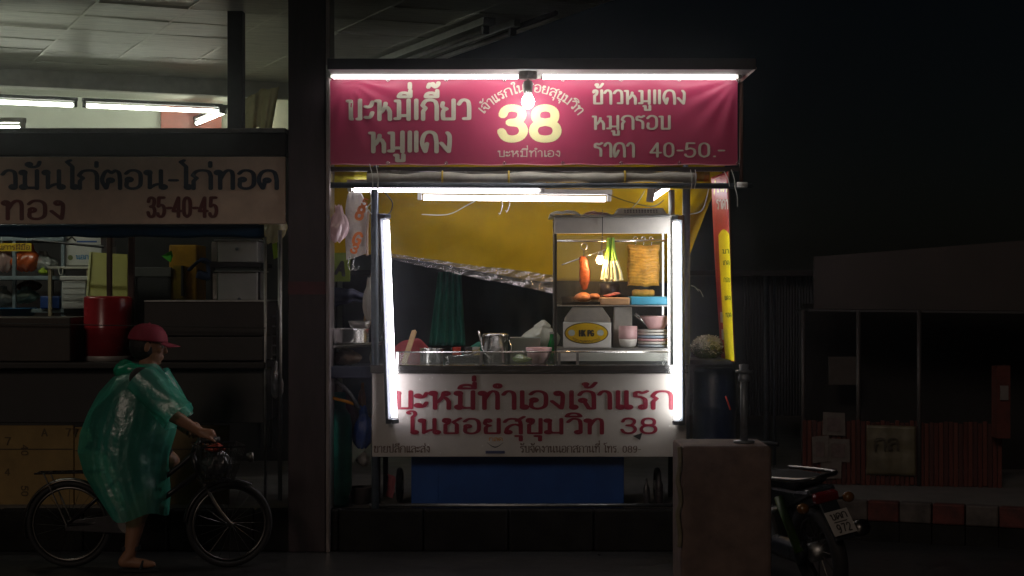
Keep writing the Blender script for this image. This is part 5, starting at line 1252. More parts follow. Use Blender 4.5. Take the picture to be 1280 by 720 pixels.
lad_ = thing('strainer', 'steel strainer with a long handle standing by the blue grey post', 'strainer', P(450, 420, 10.2))
MB().lathe(P(450, 415, 10.2), [(0.0, 0.0), (0.035, 0.008), (0.058, 0.03), (0.07, 0.065), (0.073, 0.068), (0.06, 0.032), (0, 0.006)], 24).build('bowl', STEEL_DULL, lad_, smooth=True)
MB().tube([P(455, 404, 10.15), P(465, 340, 10.15)], 0.006, 8).build('handle', mat('wooden handle', (0.35, 0.25, 0.13), 0.6), lad_)
sb = thing('steel_basin', 'wide steel basin stacked on trays at the pillar end of the cart', 'basin', P(435, 430, 10.2))
MB().lathe(P(433, 429.5, 10.2), [(0.12, 0), (0.135, 0.012), (0.142, 0.085), (0.15, 0.09), (0.15, 0.094), (0.135, 0.09), (0.125, 0.014), (0, 0.01)], 36).build('bowl', STEEL, sb, smooth=True)
ty2 = thing('steel_tray', 'crooked steel tray under the wide basin at the pillar end', 'tray', P(440, 436, 10.2))
MB().obox(P(440, 432.5, 10.2), (0.17, 0.13, 0.006), rot(y=-3)).build('plate', STEEL, ty2, bevel=0.004)
MB().tube([P(440, 431, 10.2) + rot(y=-3) @ Vector(q) for q in ((-0.175, -0.135, 0), (0.175, -0.135, 0), (0.175, 0.135, 0), (-0.175, 0.135, 0))], 0.007, 6, closed=True).build('rim', STEEL, ty2)
bag_blob('brown_sack', P(432, 448, 10.2), 0.10, 0.08, 0.042, mat('brown sacking', (0.16, 0.12, 0.09), 0.8, var=0.3, bump=0.5), 'slumped brown sack under the steel trays', 'sack', seed=35, knot=False)
bag_blob('white_jar', P(467, 447, 10.25), 0.026, 0.026, 0.05, mat('cloudy jar', (0.42, 0.42, 0.35), 0.4), 'cloudy pale jar between the sack and the leaning tube', 'jar', seed=36, knot=False)
gas = thing('gas_cylinder', 'green gas cylinder standing behind the pillar under the cart end', 'gas cylinder', Vector((P(424, 0, 10.16).x, 10.3, KERB_Z)))
c = Vector((P(419, 0, 10.25).x, 10.25, KERB_Z)); r = 21 / FPX * 10.25; h = P(0, 503, 10.25).z - KERB_Z
GASG = mat('green gas paint', (0.07, 0.48, 0.35), 0.35, var=0.2, scale=12, bump=0.1)
MB().lathe(c, [(r * 0.82, 0), (r * 0.84, 0.05), (r * 0.80, 0.055), (r * 0.96, 0.09), (r, 0.12), (r, h * 0.47), (r * 1.015, h * 0.48), (r * 1.015, h * 0.5), (r, h * 0.51), (r, h * 0.78), (r * 0.9, h * 0.88), (r * 0.6, h * 0.95), (r * 0.2, h * 0.97), (0, h * 0.97)], 32).build('body', GASG, gas, smooth=True)
MB().lathe(c + Vector((0, 0, h * 0.93)), [(r * 0.62, 0), (r * 0.66, 0.10), (r * 0.62, 0.105), (r * 0.58, 0.0)], 28).build('collar', GASG, gas, smooth=True)
MB().tube([c + Vector((0, 0, h * 0.96)), c + Vector((0, 0, h * 0.96 + 0.07))], 0.016, 10).build('valve', mat('brass', (0.45, 0.32, 0.1), 0.35, 0.9), gas)
tag(MB().tube(smooth_path([P(414, 497, 10.1), P(430, 501, 10.1), P(442, 505, 10.12)]), 0.010, 8).build('gas_hose', mat('orange hose', (0.70, 0.30, 0.02), 0.5), smooth=True), 'orange gas hose over the green cylinder', 'hose')
bag_blob('blue_bag', P(454, 540, 10.3), 0.07, 0.06, 0.10, mat('blue bag plastic', (0.02, 0.07, 0.33), 0.4, var=0.3, bump=0.5), 'blue plastic bag hanging beside the gas cylinder', 'bag', seed=37)
bag_blob('mauve_bag', P(437, 527, 10.4), 0.06, 0.05, 0.11, mat('mauve bag plastic', (0.20, 0.13, 0.18), 0.5, var=0.3, bump=0.5), 'mauve bag hanging behind the gas cylinder', 'bag', seed=38)
bag_blob('orange_bag', P(453, 498, 10.42), 0.025, 0.03, 0.06, mat('orange bag plastic', (0.52, 0.17, 0.03), 0.5, var=0.3), 'narrow orange bag hanging under the navy side shelf', 'bag', seed=39)
bag_blob('white_bundle', P(455, 575, 10.35), 0.045, 0.05, 0.035, mat('white bundle', (0.32, 0.31, 0.30), 0.7, var=0.3, bump=0.4), 'small white bundle below the blue bag', 'bundle', seed=40, knot=False)
tag(MB().tube(smooth_path([P(420, 476, 10.05), P(437, 492, 10.05), P(449, 512, 10.08)]), 0.013, 8).build('dark_hose', WIRE_B, smooth=True), 'thick black hose slanting under the navy side shelf', 'hose')

# ------------------------------------------------------------------ right end of the cart
vb = thing('vertical_banner', 'narrow red and yellow vertical banner hanging at the cart end', 'banner', P(905, 452, 10.1))
def vbd(u): return 9.93 + 0.42 * (1 - u)
def vbf(u, v, g=0.0):
    xl_, xr_ = 889 + 7 * v + 6 * v * v, 910 + 4 * v + 4 * v * v
    return P(xl_ + (xr_ - xl_) * u, 214 + 238 * v + (1 - u) * 16 * max(0, 0.1 - v) * 10 * 0.5, vbd(u) + 0.012 * wob(v * 7 + u * 2) - g)
MB().grid(vbf, 10, 60).build('red_field', mat('red vinyl', (0.50, 0.030, 0.03), 0.4, var=0.12), vb, smooth=True, thick=0.002)
YV = mat('yellow vinyl', (0.85, 0.72, 0.01), 0.4, var=0.08)
MB().grid(lambda u, v: vbf(0.30 + 0.70 * u, 0.335 + 0.66 * v - 0.03 * (1 - v) * math.sin(u * 3.1), 0.006), 10, 50).build('yellow_field', YV, vb, smooth=True)
MB().grid(lambda u, v: vbf(0.10 + 0.06 * u + 0.1 * v, 0.03 + 0.09 * (1 - v) + 0.012 * math.sin(u * 20), 0.006), 6, 6).build('yellow_stroke', YV, vb)
def vb_map(t0, v0, dv, u0, du):
    return lambda u, v: (t0, u0 + du * u, v0 - dv * v)
def scrawl(text, u0, u1, v0, v1, m_, nm, pen=0.09):
    st, w = strokes(text, True)
    mb = MB(); k = [0]
    for pts in st:
        for (a1, b1), (a2, b2) in zip(pts[:-1], pts[1:]):
            L = math.hypot(a2 - a1, b2 - b1) + 1e-6
            nx, ny = -(b2 - b1) / L * pen, (a2 - a1) / L * pen
            k[0] += 1
            q = [(a1 + nx, b1 + ny), (a1 - nx, b1 - ny), (a2 - nx, b2 - ny), (a2 + nx, b2 + ny)]
            mb.add([vbf(u0 + (u1 - u0) * x / w, v1 - (v1 - v0) * y, 0.009 + 0.00004 * (k[0] % 40)) for x, y in q], [(0, 1, 2, 3)])
    return mb.build(nm, m_, vb)
VW = mat('white vinyl print', (0.7, 0.68, 0.62), 0.4)
scrawl('ลด', 0.3, 0.95, 0.06, 0.11, YV, 'print_word')
scrawl('ราคา', 0.25, 0.98, 0.15, 0.20, VW, 'print_word')
for text, v0 in (('เกต', 0.47), ('กรอบ', 0.56), ('แดง', 0.655), ('ทอด', 0.745), ('มา', 0.41)):
    scrawl(text, 0.52, 0.95, v0, v0 + 0.022, mat('green ink', (0.10, 0.12, 0.015), 0.5), 'print_word', 0.1)
for v0 in (0.74, 0.83):
    MB().grid(lambda u, v: vbf(0.14 + 0.16 * u, v0 + 0.055 * v, 0.007), 3, 3).build('white_patch', VW, vb)
MB().tube([vbf(1.0, k / 30, 0.0) + Vector((0.004, 0, 0)) for k in range(31)], 0.006, 6).build('edge_rod', mat('brown edge rod', (0.20, 0.08, 0.05), 0.6), vb, smooth=True)
# leafy greens in a bag on the side shelf
gb = thing('greens_bag', 'clear bag of bean sprouts and dark green leaves on the side shelf', 'bag', P(884, 450, 10.3))
sc_ = P(884, 434, 10.28)
st1 = MB()
for k in range(420):
    q, t_ = R.uniform(0, 6.283), R.uniform(-0.6, 1.0)
    rr = math.sqrt(max(0, 1 - min(1, t_ * t_)))
    p = sc_ + Vector((0.098 * rr * math.cos(q), 0.08 * rr * math.sin(q), 0.072 * t_ - 0.002)) * R.uniform(0.86, 1.0)
    d_ = Vector((R.uniform(-1, 1), R.uniform(-1, 1), R.uniform(-0.5, 0.5))).normalized() * 0.016
    if t_ > 0.05 or R.random() < 0.2:
        st1.tube([p - d_, p + Vector((0, 0, 0.004)), p + d_], 0.0026, 4)
stuff(st1.build('sprouts', mat('bean sprouts', (0.82, 0.80, 0.64), 0.5, var=0.2, scale=30), gb, smooth=True))
st2 = MB()
for k in range(260):
    q, t_ = R.uniform(0, 6.283), R.uniform(-0.95, 0.3)
    rr = math.sqrt(max(0, 1 - t_ * t_))
    p = sc_ + Vector((0.085 * rr * math.cos(q), 0.075 * rr * math.sin(q), 0.07 * t_))
    m3 = rot(R.uniform(-60, 60), R.uniform(-60, 60), R.uniform(0, 360))
    st2.add([p + m3 @ Vector(v) * 0.016 for v in ((-1, 0, 0), (0, -0.5, 0.1), (1, 0, 0), (0, 0.5, 0.1))], [(0, 1, 2, 3)])
stuff(st2.build('leaves', mat('dark leaves', (0.035, 0.10, 0.02), 0.5, var=0.4, scale=20), gb))
MB().ball(sc_, (0.106, 0.092, 0.08), 24).build('film', film('bag film', (0.8, 0.82, 0.8), clear=0.72, rough=0.15, spec=0.12, bump=0.9, scale=24), gb, smooth=True)
bn = thing('water_drum', 'dark blue plastic drum standing behind the concrete block', 'drum', Vector((P(892, 0, 10.3).x, 10.35, KERB_Z)))
c = Vector((P(893, 0, 10.35).x, 10.35, KERB_Z)); r = 27 / FPX * 10.35; h = P(0, 460, 10.35).z - KERB_Z
MB().lathe(c, [(r * 0.9, 0), (r, 0.03), (r, h * 0.3), (r * 1.03, h * 0.32), (r * 1.03, h * 0.35), (r, h * 0.37), (r, h * 0.68), (r * 1.03, h * 0.7), (r * 1.03, h * 0.73), (r, h * 0.75), (r * 0.97, h * 0.97), (r * 0.9, h), (0, h)], 32).build('body', mat('navy drum plastic', (0.010, 0.028, 0.085), 0.4, var=0.2), bn, smooth=True)
tag(MB().tube(smooth_path([P(907, 495, 10.0), P(910, 503, 10.0), P(913, 512, 10.02)]), 0.006, 6).build('red_strap', mat('red strap', (0.5, 0.03, 0.02), 0.5), smooth=True), 'short red strap hanging in front of the dark blue drum', 'strap')
for k, (x, y) in enumerate(((868, 359), (874, 363))):
    tag(MB().tube(smooth_path([P(x - 4, y - 2, 10.1), P(x + 1, y, 10.08), P(x + 5, y + 5 + 3 * k, 10.1)]), 0.0025, 5).build('tie_string', WIRE_W, smooth=True), ('upper', 'lower')[k] + ' white tie string knotted behind the dark frame post', 'string')
# ------------------------------------------------------------------ bicycle
BD = 9.42
def W(x, y, dy=0.0): return P(x, y, BD) + Vector((0, dy, 0))
bike = thing('bicycle', 'dark step through bicycle with a wire front basket ridden past the stall', 'bicycle', Vector((W(187, 0).x, BD, 0)))
BLK = mat('black bicycle paint', (0.022, 0.02, 0.022), 0.3, 0.2, var=0.2)
CHR = mat('tarnished chrome', (0.15, 0.14, 0.13), 0.35, 1.0, var=0.2)
RW, FW = W(87, 0), W(287, 0)
WR = 0.245
RW.z = FW.z = WR
hub_f = Vector(FW)
ST = rad(20)
def wheel(c, turn):
    m3 = Matrix.Rotation(turn, 3, 'Z')
    ring = lambda r, n=48: [c + m3 @ Vector((r * math.cos(q), 0, r * math.sin(q))) for q in [2 * math.pi * i / n for i in range(n)]]
    w = MB().tube(ring(WR - 0.017), 0.017, 8, closed=True).build('tyre', BLACK_RUBBER, bike, smooth=True)
    MB().tube(ring(WR - 0.040), 0.009, 8, closed=True).build('rim', CHR, w, smooth=True)
    MB().tube([c + m3 @ Vector((0, -0.035, 0)), c + m3 @ Vector((0, 0.035, 0))], 0.018, 10).build('hub', CHR, w, smooth=True)
    for k in range(20):
        q = 2 * math.pi * k / 20
        MB().tube([c + m3 @ Vector((0.015 * math.cos(q + 0.6), 0.025 * (1 if k % 2 else -1), 0.015 * math.sin(q + 0.6))), c + m3 @ Vector(((WR - 0.045) * math.cos(q), 0, (WR - 0.045) * math.sin(q)))], 0.0013, 4).build('spoke', CHR, w)
    return w
wheel(RW, 0.0); wheel(FW, ST)
def fender(c, turn, a0, a1, r=WR + 0.016):
    m3 = Matrix.Rotation(turn, 3, 'Z')
    fn = lambda u, v: c + m3 @ Vector(((r - 0.012 * (2 * v - 1) ** 2) * math.cos(rad(a0 + (a1 - a0) * u)), 0.028 * (2 * v - 1), (r - 0.012 * (2 * v - 1) ** 2) * math.sin(rad(a0 + (a1 - a0) * u))))
    MB().grid(fn, 30, 6).build('mudguard', CHR if turn == 0 else BLK, bike, smooth=True, thick=0.002)
fender(RW, 0.0, 30, 200); fender(FW, ST, 60, 175)
HT, HB = W(240, 566), W(249, 596)
BB = W(166, 650); SE = W(140, 566)
def ftube(name, pts, r, m_=BLK):
    return MB().tube(pts, r, 10).build(name, m_, bike, smooth=True)
ftube('head_tube', [HT, HB], 0.019)
ftube('down_tube', [HB + Vector((-0.005, 0, 0.02)), BB], 0.016)
ftube('top_tube', smooth_path([HT + Vector((0.004, 0, -0.01)), W(205, 597), W(168, 615), W(151, 612)]), 0.014)
ftube('seat_tube', [BB, SE], 0.015)
for s in (-1, 1):
    ftube('chain_stay', [BB + Vector((0, 0.02 * s, 0)), RW + Vector((0, 0.05 * s, 0))], 0.009)
    ftube('seat_stay', [W(146, 600, 0.015 * s), RW + Vector((0, 0.05 * s, 0))], 0.008)
    fd = Vector((math.cos(ST), math.sin(ST), 0)); sd = Vector((-math.sin(ST), math.cos(ST), 0))
    ftube('fork_blade', smooth_path([HB + sd * 0.045 * s, (HB * 0.4 + hub_f * 0.6) + sd * 0.05 * s - fd * 0.012, hub_f + sd * 0.05 * s]), 0.011, CHR if s < 0 else BLK)
    MB().tube([RW + Vector((0, 0.06 * s, 0)), W(58, 590, 0.06 * s)], 0.005, 6).build('rack_stay', CHR, bike)
ftube('fork_crown', [HB - sd * 0.05, HB + sd * 0.05], 0.014)
ftube('stem', [HT, W(250, 548)], 0.012, CHR)
hc = W(255, 545)
gN, gF = hc - sd * 0.25, hc + sd * 0.25
ftube('handlebar', smooth_path([gN - fd * 0.05, gN + fd * 0.03, hc - sd * 0.09 + fd * 0.03, hc + sd * 0.09 + fd * 0.03, gF + fd * 0.03, gF - fd * 0.05]), 0.011, CHR)
for g in (gN, gF):
    ftube('grip', [g - fd * 0.06, g + fd * 0.045], 0.016, BLACK_RUBBER)
sdl = MB().grid(lambda u, v: SE + Vector((-0.13 + 0.25 * u, (0.085 - 0.06 * u) * math.sin(math.pi * (v - 0.5)), 0.035 + 0.02 * math.cos(math.pi * (v - 0.5)) - 0.02 * math.sin(math.pi * u))), 14, 12).build('saddle', BLACK_RUBBER, bike, smooth=True, thick=0.02)
MB().tube([SE + Vector((0, 0, -0.02)), SE + Vector((0, 0, 0.04))], 0.012, 8).build('seat_post', CHR, bike)
rk = MB()
for s in (-1, 1):
    rk.tube([W(46, 591, 0.05 * s), W(128, 589, 0.05 * s)], 0.006, 6)
for k in range(6):
    rk.tube([W(48 + k * 15, 591 - k * 0.35, -0.05), W(48 + k * 15, 591 - k * 0.35, 0.05)], 0.005, 6)
rk.build('rear_rack', BLK, bike)
MB().tube([BB + Vector((0, -0.05, 0)), BB + Vector((0, 0.05, 0))], 0.022, 12).build('crank_axle', CHR, bike)
MB().lathe(BB + Vector((0, -0.052, 0)), [(0.075, -0.003), (0.075, 0.003), (0.05, 0.003)], 28, m=rot(x=90)).build('chainring', CHR, bike)
pedN, pedF = BB + Vector((0.02, -0.065, -0.14)), BB + Vector((-0.02, 0.065, 0.14))
for pd, s in ((pedN, -1), (pedF, 1)):
    ftube('crank', [BB + Vector((0, 0.055 * s, 0)), pd], 0.009, CHR)
    MB().box(pd + Vector((-0.045, 0.005 * s if s > 0 else -0.095, -0.012)), pd + Vector((0.045, 0.095 if s > 0 else -0.005, 0.012))).build('pedal', BLACK_RUBBER, bike, bevel=0.004)
MB().slab([W(84, 662, -0.045), W(172, 666, -0.045), W(178, 648, -0.045), W(168, 640, -0.045), W(84, 650, -0.045)], (0, 0.006, 0)).build('chain_guard', BLK, bike, bevel=0.002)
# wire basket
bmid = W(272, 578) + sd * 0.0
def BK(a, s, z): return bmid + fd * a + sd * s + Vector((0, 0, z))
bkm = MB()
top_ = [BK(-0.12, -0.15, 0.10), BK(0.13, -0.15, 0.10), BK(0.13, 0.15, 0.10), BK(-0.12, 0.15, 0.10)]
bot_ = [BK(-0.10, -0.11, -0.10), BK(0.07, -0.11, -0.10), BK(0.07, 0.11, -0.10), BK(-0.10, 0.11, -0.10)]
basket = MB().tube(top_, 0.006, 6, closed=True).build('basket', BLK, bike)
MB().tube(bot_, 0.005, 6, closed=True).build('basket_base', BLK, basket)
for i in range(4):
    for k in range(7):
        t = k / 7
        a_ = top_[i].lerp(top_[(i + 1) % 4], t); b2 = bot_[i].lerp(bot_[(i + 1) % 4], t)
        bkm.tube([a_, b2], 0.0022, 4)
for t in (0.25, 0.5, 0.75):
    bkm.tube([top_[i].lerp(bot_[i], t) for i in range(4)], 0.0022, 4, closed=True)
for k in range(5):
    bkm.tube([bot_[0].lerp(bot_[1], k / 4), bot_[3].lerp(bot_[2], k / 4)], 0.0022, 4)
stuff(bkm.build('basket_wires', CHR, basket))
bag_blob('shopping_bag', bmid + Vector((-0.01, 0, -0.005)), 0.085, 0.09, 0.07, film('dark shopping bag', (0.10, 0.10, 0.10), clear=0.1, spec=0.12), 'dark plastic shopping bag lying in the bicycle basket', 'bag', seed=51, knot=False)
bag_blob('red_packet', bmid + Vector((0.0, -0.06, 0.085)), 0.06, 0.04, 0.02, mat('orange red packet', (0.52, 0.07, 0.03), 0.35, var=0.3), 'orange red packet on top of the bag in the bicycle basket', 'packet', seed=52, knot=False)
MB().lathe(BK(0.15, -0.06, 0.03), [(0.0, 0), (0.022, 0.004), (0.03, 0.03), (0.03, 0.04), (0, 0.045)], 16, m=rot(y=90)).build('front_lamp', CHR, bike, smooth=True)

# ------------------------------------------------------------------ rider
SKIN = mat('tanned skin', (0.34, 0.17, 0.10), 0.5, var=0.12, scale=20)
rider = thing('person', 'person in a green rain poncho and maroon cap riding the bicycle', 'person', Vector((W(150, 0).x, BD, 0.0)))
def limb(mb, pts, rs, n=14):
    pts = [Vector(p) for p in pts]
    for p, r in zip(pts, rs):
        mb.ball(p, r, n)
    for i in range(len(pts) - 1):
        mb.tube([pts[i], pts[i + 1]], [rs[i], rs[i + 1]], n)
def fuse(o, vox, it=4):
    m_ = o.modifiers.new('fuse', 'REMESH'); m_.mode = 'VOXEL'; m_.voxel_size = vox; m_.use_smooth_shade = True
    s_ = o.modifiers.new('relax', 'SMOOTH'); s_.iterations = it; s_.factor = 0.5
    return o
hip = SE + Vector((0.03, 0, 0.14))
chest = W(180, 488); neck = W(186, 462); head = W(185, 431)
yaw = rot(z=14, y=6)
body = MB()
limb(body, [hip, hip.lerp(chest, 0.5), chest], [0.135, 0.125, 0.135])
body.ball(chest + Vector((0.01, 0, 0.02)), (0.12, 0.17, 0.11), 18)
limb(body, [chest + Vector((0.01, 0, 0.07)), neck, head + Vector((-0.005, 0, -0.03))], [0.075, 0.052, 0.05])
hd = lambda x, y, z: head + yaw @ Vector((x, y, z))
body.ball(hd(0, 0, 0.015), (0.094, 0.074, 0.098), 20, m=yaw)
body.ball(hd(0.022, 0, -0.045), (0.066, 0.056, 0.066), 16, m=yaw)          # jaw
body.ball(hd(0.062, 0, -0.092), (0.022, 0.026, 0.018), 12, m=yaw)          # chin
body.ball(hd(0.096, 0, -0.024), (0.017, 0.014, 0.022), 10, m=yaw)          # nose
limb(body, [hd(0.088, 0, 0.01), hd(0.103, 0, -0.03)], [0.010, 0.013], 8)
body.ball(hd(0.084, 0, -0.060), (0.013, 0.024, 0.008), 10, m=yaw)          # lips
body.ball(hd(0.080, 0, -0.073), (0.014, 0.022, 0.008), 10, m=yaw)
for s in (-1, 1):
    body.ball(hd(-0.008, 0.074 * s, -0.010), (0.020, 0.010, 0.032), 10, m=yaw)   # ears
    body.ball(hd(0.072, 0.030 * s, 0.022), (0.018, 0.020, 0.010), 10, m=yaw)     # brow
    body.ball(hd(0.062, 0.038 * s, -0.022), (0.022, 0.020, 0.018), 10, m=yaw)    # cheek
arms = {}
for s, g, elb, wr in ((-1, gN, W(226, 514, -0.25), W(259, 535, -0.235)), (1, gF, W(205, 525, 0.24), W(222, 541, 0.225))):
    sh = chest + Vector((0.02, 0.165 * s, 0.075))
    hand = g + Vector((-0.02, 0, 0.026))
    arms[s] = (sh, elb, wr)
    limb(body, [sh, elb, wr], [0.055, 0.040, 0.026])
    limb(body, [wr, hand + Vector((-0.025, 0, 0.008)), hand + Vector((0.012, 0, 0.006))], [0.026, 0.031, 0.030])
    for k, (ln, rr) in enumerate(((0.9, 0.0085), (1.0, 0.009), (0.95, 0.0085), (0.8, 0.0078))):
        o_ = g - fd * 0.045 + fd * 0.024 * k
        kn = o_ + sd * (-0.010) * s + Vector((0, 0, 0.032))
        limb(body, [o_ + Vector((0, 0, 0.03)) - fd * 0.005 + sd * 0.02 * s * -1, o_ + sd * (0.028 * -s) + Vector((0, 0, 0.012)), o_ + sd * (0.027 * -s) + Vector((0, 0, -0.014)), o_ + sd * (0.006 * -s) + Vector((0, 0, -0.027 * ln))], [rr, rr, rr * 0.95, rr * 0.85], 8)
    limb(body, [g - fd * 0.05 + Vector((0, 0, 0.028)), g + sd * 0.026 * s - fd * 0.02 + Vector((0, 0, 0.014)), g + sd * 0.024 * s + fd * 0.012 + Vector((0, 0, -0.008))], [0.012, 0.0105, 0.009], 8)
legs = {}
for s, pd, kn, an in ((-1, pedN, W(186, 620, -0.105), W(170, 686, -0.14)), (1, pedF, W(207, 580, 0.12), W(162, 622, 0.115))):
    hp_ = hip + Vector((0.02, 0.085 * s, -0.02))
    legs[s] = (hp_, kn, an)
    calf = kn.lerp(an, 0.35) + Vector((-0.018, 0, 0))
    limb(body, [hp_, kn, calf, an], [0.088, 0.058, 0.056, 0.034])
    ft = Vector((an.x, an.y if s < 0 else pd.y + 0.05, 0.045 if s < 0 else pd.z + 0.04))
    limb(body, [an, ft + Vector((-0.035, 0, 0.008)), ft + Vector((0.07, 0, -0.002)), ft + Vector((0.125, 0, -0.006))], [0.034, 0.033, 0.028, 0.018])
fuse(body.build('body', SKIN, rider, smooth=True), 0.0055, 3)
for s in (-1, 1):
    e_ = MB().ball(hd(0.079, 0.033 * s, 0.004), 0.012, 10).build('eye', mat('eye white', (0.5, 0.47, 0.43), 0.3), rider, smooth=True)
    MB().ball(hd(0.088, 0.034 * s, 0.004), 0.006, 8).build('iris', mat('dark iris', (0.02, 0.012, 0.01), 0.2), e_, smooth=True)
# sandals
for s, pd in ((-1, pedN), (1, pedF)):
    an = legs[s][2]
    y_ = an.y if s < 0 else pd.y + 0.05
    q = Vector((an.x, y_, 0.002 if s < 0 else pd.z + 0.013))
    n_ = 20
    sole = [(q.x + 0.045 + 0.115 * math.cos(2 * math.pi * i / n_), q.y + (0.043 - 0.008 * (math.cos(2 * math.pi * i / n_) < 0)) * math.sin(2 * math.pi * i / n_), q.z) for i in range(n_)]
    sn = MB().slab(sole, (0, 0, -0.0)).add([], [])
    sd_ = MB().slab(list(reversed(sole)), (0, 0, 0.012)).build('sandal', BLACK_RUBBER, rider)
    MB().tube([q + Vector((0.06, -0.04, 0.008)), q + Vector((0.075, -0.02, 0.058)), q + Vector((0.075, 0.02, 0.058)), q + Vector((0.06, 0.04, 0.008))], 0.007, 6).build('strap', BLACK_RUBBER, sd_)
# clothes
shirt = MB()
limb(shirt, [hip + Vector((-0.01, 0, 0.02)), hip.lerp(chest, 0.5), chest], [0.148, 0.14, 0.148])
shirt.ball(chest + Vector((0.01, 0, 0.02)), (0.132, 0.182, 0.118), 18)
for s in (-1, 1):
    sh, elb, wr = arms[s]
    limb(shirt, [sh, sh.lerp(elb, 0.65)], [0.068, 0.060])
fuse(shirt.build('shirt', mat('dark grey shirt', (0.03, 0.026, 0.028), 0.8, var=0.2), rider, smooth=True), 0.009, 5)
shorts = MB()
for s in (-1, 1):
    hp_, kn, an = legs[s]
    limb(shorts, [hp_, hp_.lerp(kn, 0.75)], [0.108, 0.085])
limb(shorts, [hip + Vector((0, -0.07, -0.02)), hip + Vector((0, 0.07, -0.02))], [0.13, 0.13])
fuse(shorts.build('shorts', mat('black shorts', (0.018, 0.018, 0.02), 0.8, var=0.2), rider, smooth=True), 0.009, 5)
# hair and cap
hair = MB()
hair.ball(hd(-0.022, 0, 0.0), (0.084, 0.082, 0.098), 20, m=yaw)
fuse(hair.build('hair', mat('black hair', (0.012, 0.010, 0.009), 0.6, var=0.3, scale=60, bump=0.6), rider, smooth=True), 0.007, 3)
CAPM = mat('maroon cap cloth', (0.26, 0.022, 0.045), 0.75, var=0.15, scale=40, bump=0.1)
def capf(u, v):
    q, t = 2 * math.pi * u, v * math.pi / 2
    return hd((0.106 + 0.004 * math.cos(6 * q)) * math.cos(q) * math.cos(t) ** 0.75 - 0.004, 0.090 * math.sin(q) * math.cos(t) ** 0.75, 0.022 + 0.096 * math.sin(t))
cp = MB().grid(capf, 40, 14).build('cap', CAPM, rider, smooth=True, thick=0.004)
MB().grid(lambda u, v: hd(0.088 + 0.092 * v * math.cos(rad(-75 + 150 * u)) - 0.008 * (1 - math.cos(rad(-75 + 150 * u))) * 8 * (1 - v) * 0.5, 0.088 * math.sin(rad(-75 + 150 * u)) * (1 - 0.18 * v), 0.026 - 0.018 * v - 0.012 * (2 * u - 1) ** 2), 24, 8).build('brim', CAPM, cp, smooth=True, thick=0.004)
MB().ball(hd(-0.004, 0, 0.119), 0.008, 8).build('cap_button', CAPM, cp, smooth=True)
# poncho
PON = film('green rain film', (0.14, 0.78, 0.60), clear=0.52, rough=0.35, transl=0.6, spec=0.10, bump=0.9, scale=11)
rows = [(454, 168, 196, 0.065), (460, 158, 200, 0.10), (472, 142, 210, 0.19), (490, 126, 219, 0.23), (515, 112, 222, 0.25), (540, 102, 218, 0.26), (565, 98, 211, 0.26), (590, 104, 210, 0.26), (615, 120, 211, 0.26), (641, 142, 208, 0.255)]
def ponf(u, v):
    q = 2 * math.pi * u
    t = v * (len(rows) - 1); i = min(int(t), len(rows) - 2); f_ = t - i
    ra, rb = rows[i], rows[i + 1]
    y, xl_, xr_, dp = [ra[k] + (rb[k] - ra[k]) * f_ for k in range(4)]
    fold = 1 + v * (0.06 * math.sin(2 * q + 5 * v + 0.6) + 0.05 * math.sin(5 * q - 7 * v) * (0.5 + 0.5 * math.sin(q + 3 * v)) + 0.045 * math.sin(11 * q + 4 * v + 2 * math.sin(2 * q)) * (0.45 + 0.55 * math.sin(2 * q + 1.9)) + 0.012 * math.sin(29 * q - 9 * v))
    if v > 0.55:                       # skirt tapers forward over the near leg, hangs free behind
        y += (v - 0.55) * 10 * math.sin(3 * q + 1.0)
    xc, rx = (xl_ + xr_) / 2, (xr_ - xl_) / 2
    return W(xc + rx * math.cos(q) * fold, y, dp * math.sin(q) * fold)
MB().grid(ponf, 110, 70).build('poncho', PON, rider, smooth=True)
for s in (-1, 1):
    sh, elb, wr = arms[s]
    end = elb.lerp(wr, 0.22)
    ax_ = (end - sh).normalized(); e1 = ax_.cross(Vector((0, 1, 0))).normalized(); e2 = ax_.cross(e1)
    MB().grid(lambda u, v: sh.lerp(end, v) + (e1 * math.cos(2 * math.pi * u) + e2 * math.sin(2 * math.pi * u)) * (0.095 - 0.012 * v + 0.008 * math.sin(5 * 2 * math.pi * u + 6 * v) * v + 0.03 * v * max(0, math.cos(2 * math.pi * u))), 36, 18).build('poncho_sleeve', PON, rider, smooth=True)
col_ = [neck + Vector((0.075 * math.cos(q) - 0.045 - 0.03 * (math.cos(q) < 0), 0.085 * math.sin(q), -0.01 + 0.012 * math.sin(3 * q) - 0.01 * math.cos(q))) for q in [2 * math.pi * i / 30 for i in range(30)]]
MB().tube(col_, [0.026 + 0.012 * (1 - math.cos(2 * math.pi * i / 30)) * 0.8 + 0.005 * math.sin(i * 2.1) for i in range(30)], 10, closed=True).build('poncho_hood', film('gathered green film', (0.02, 0.42, 0.24), clear=0.06, transl=0.3, spec=0.06), rider, smooth=True)

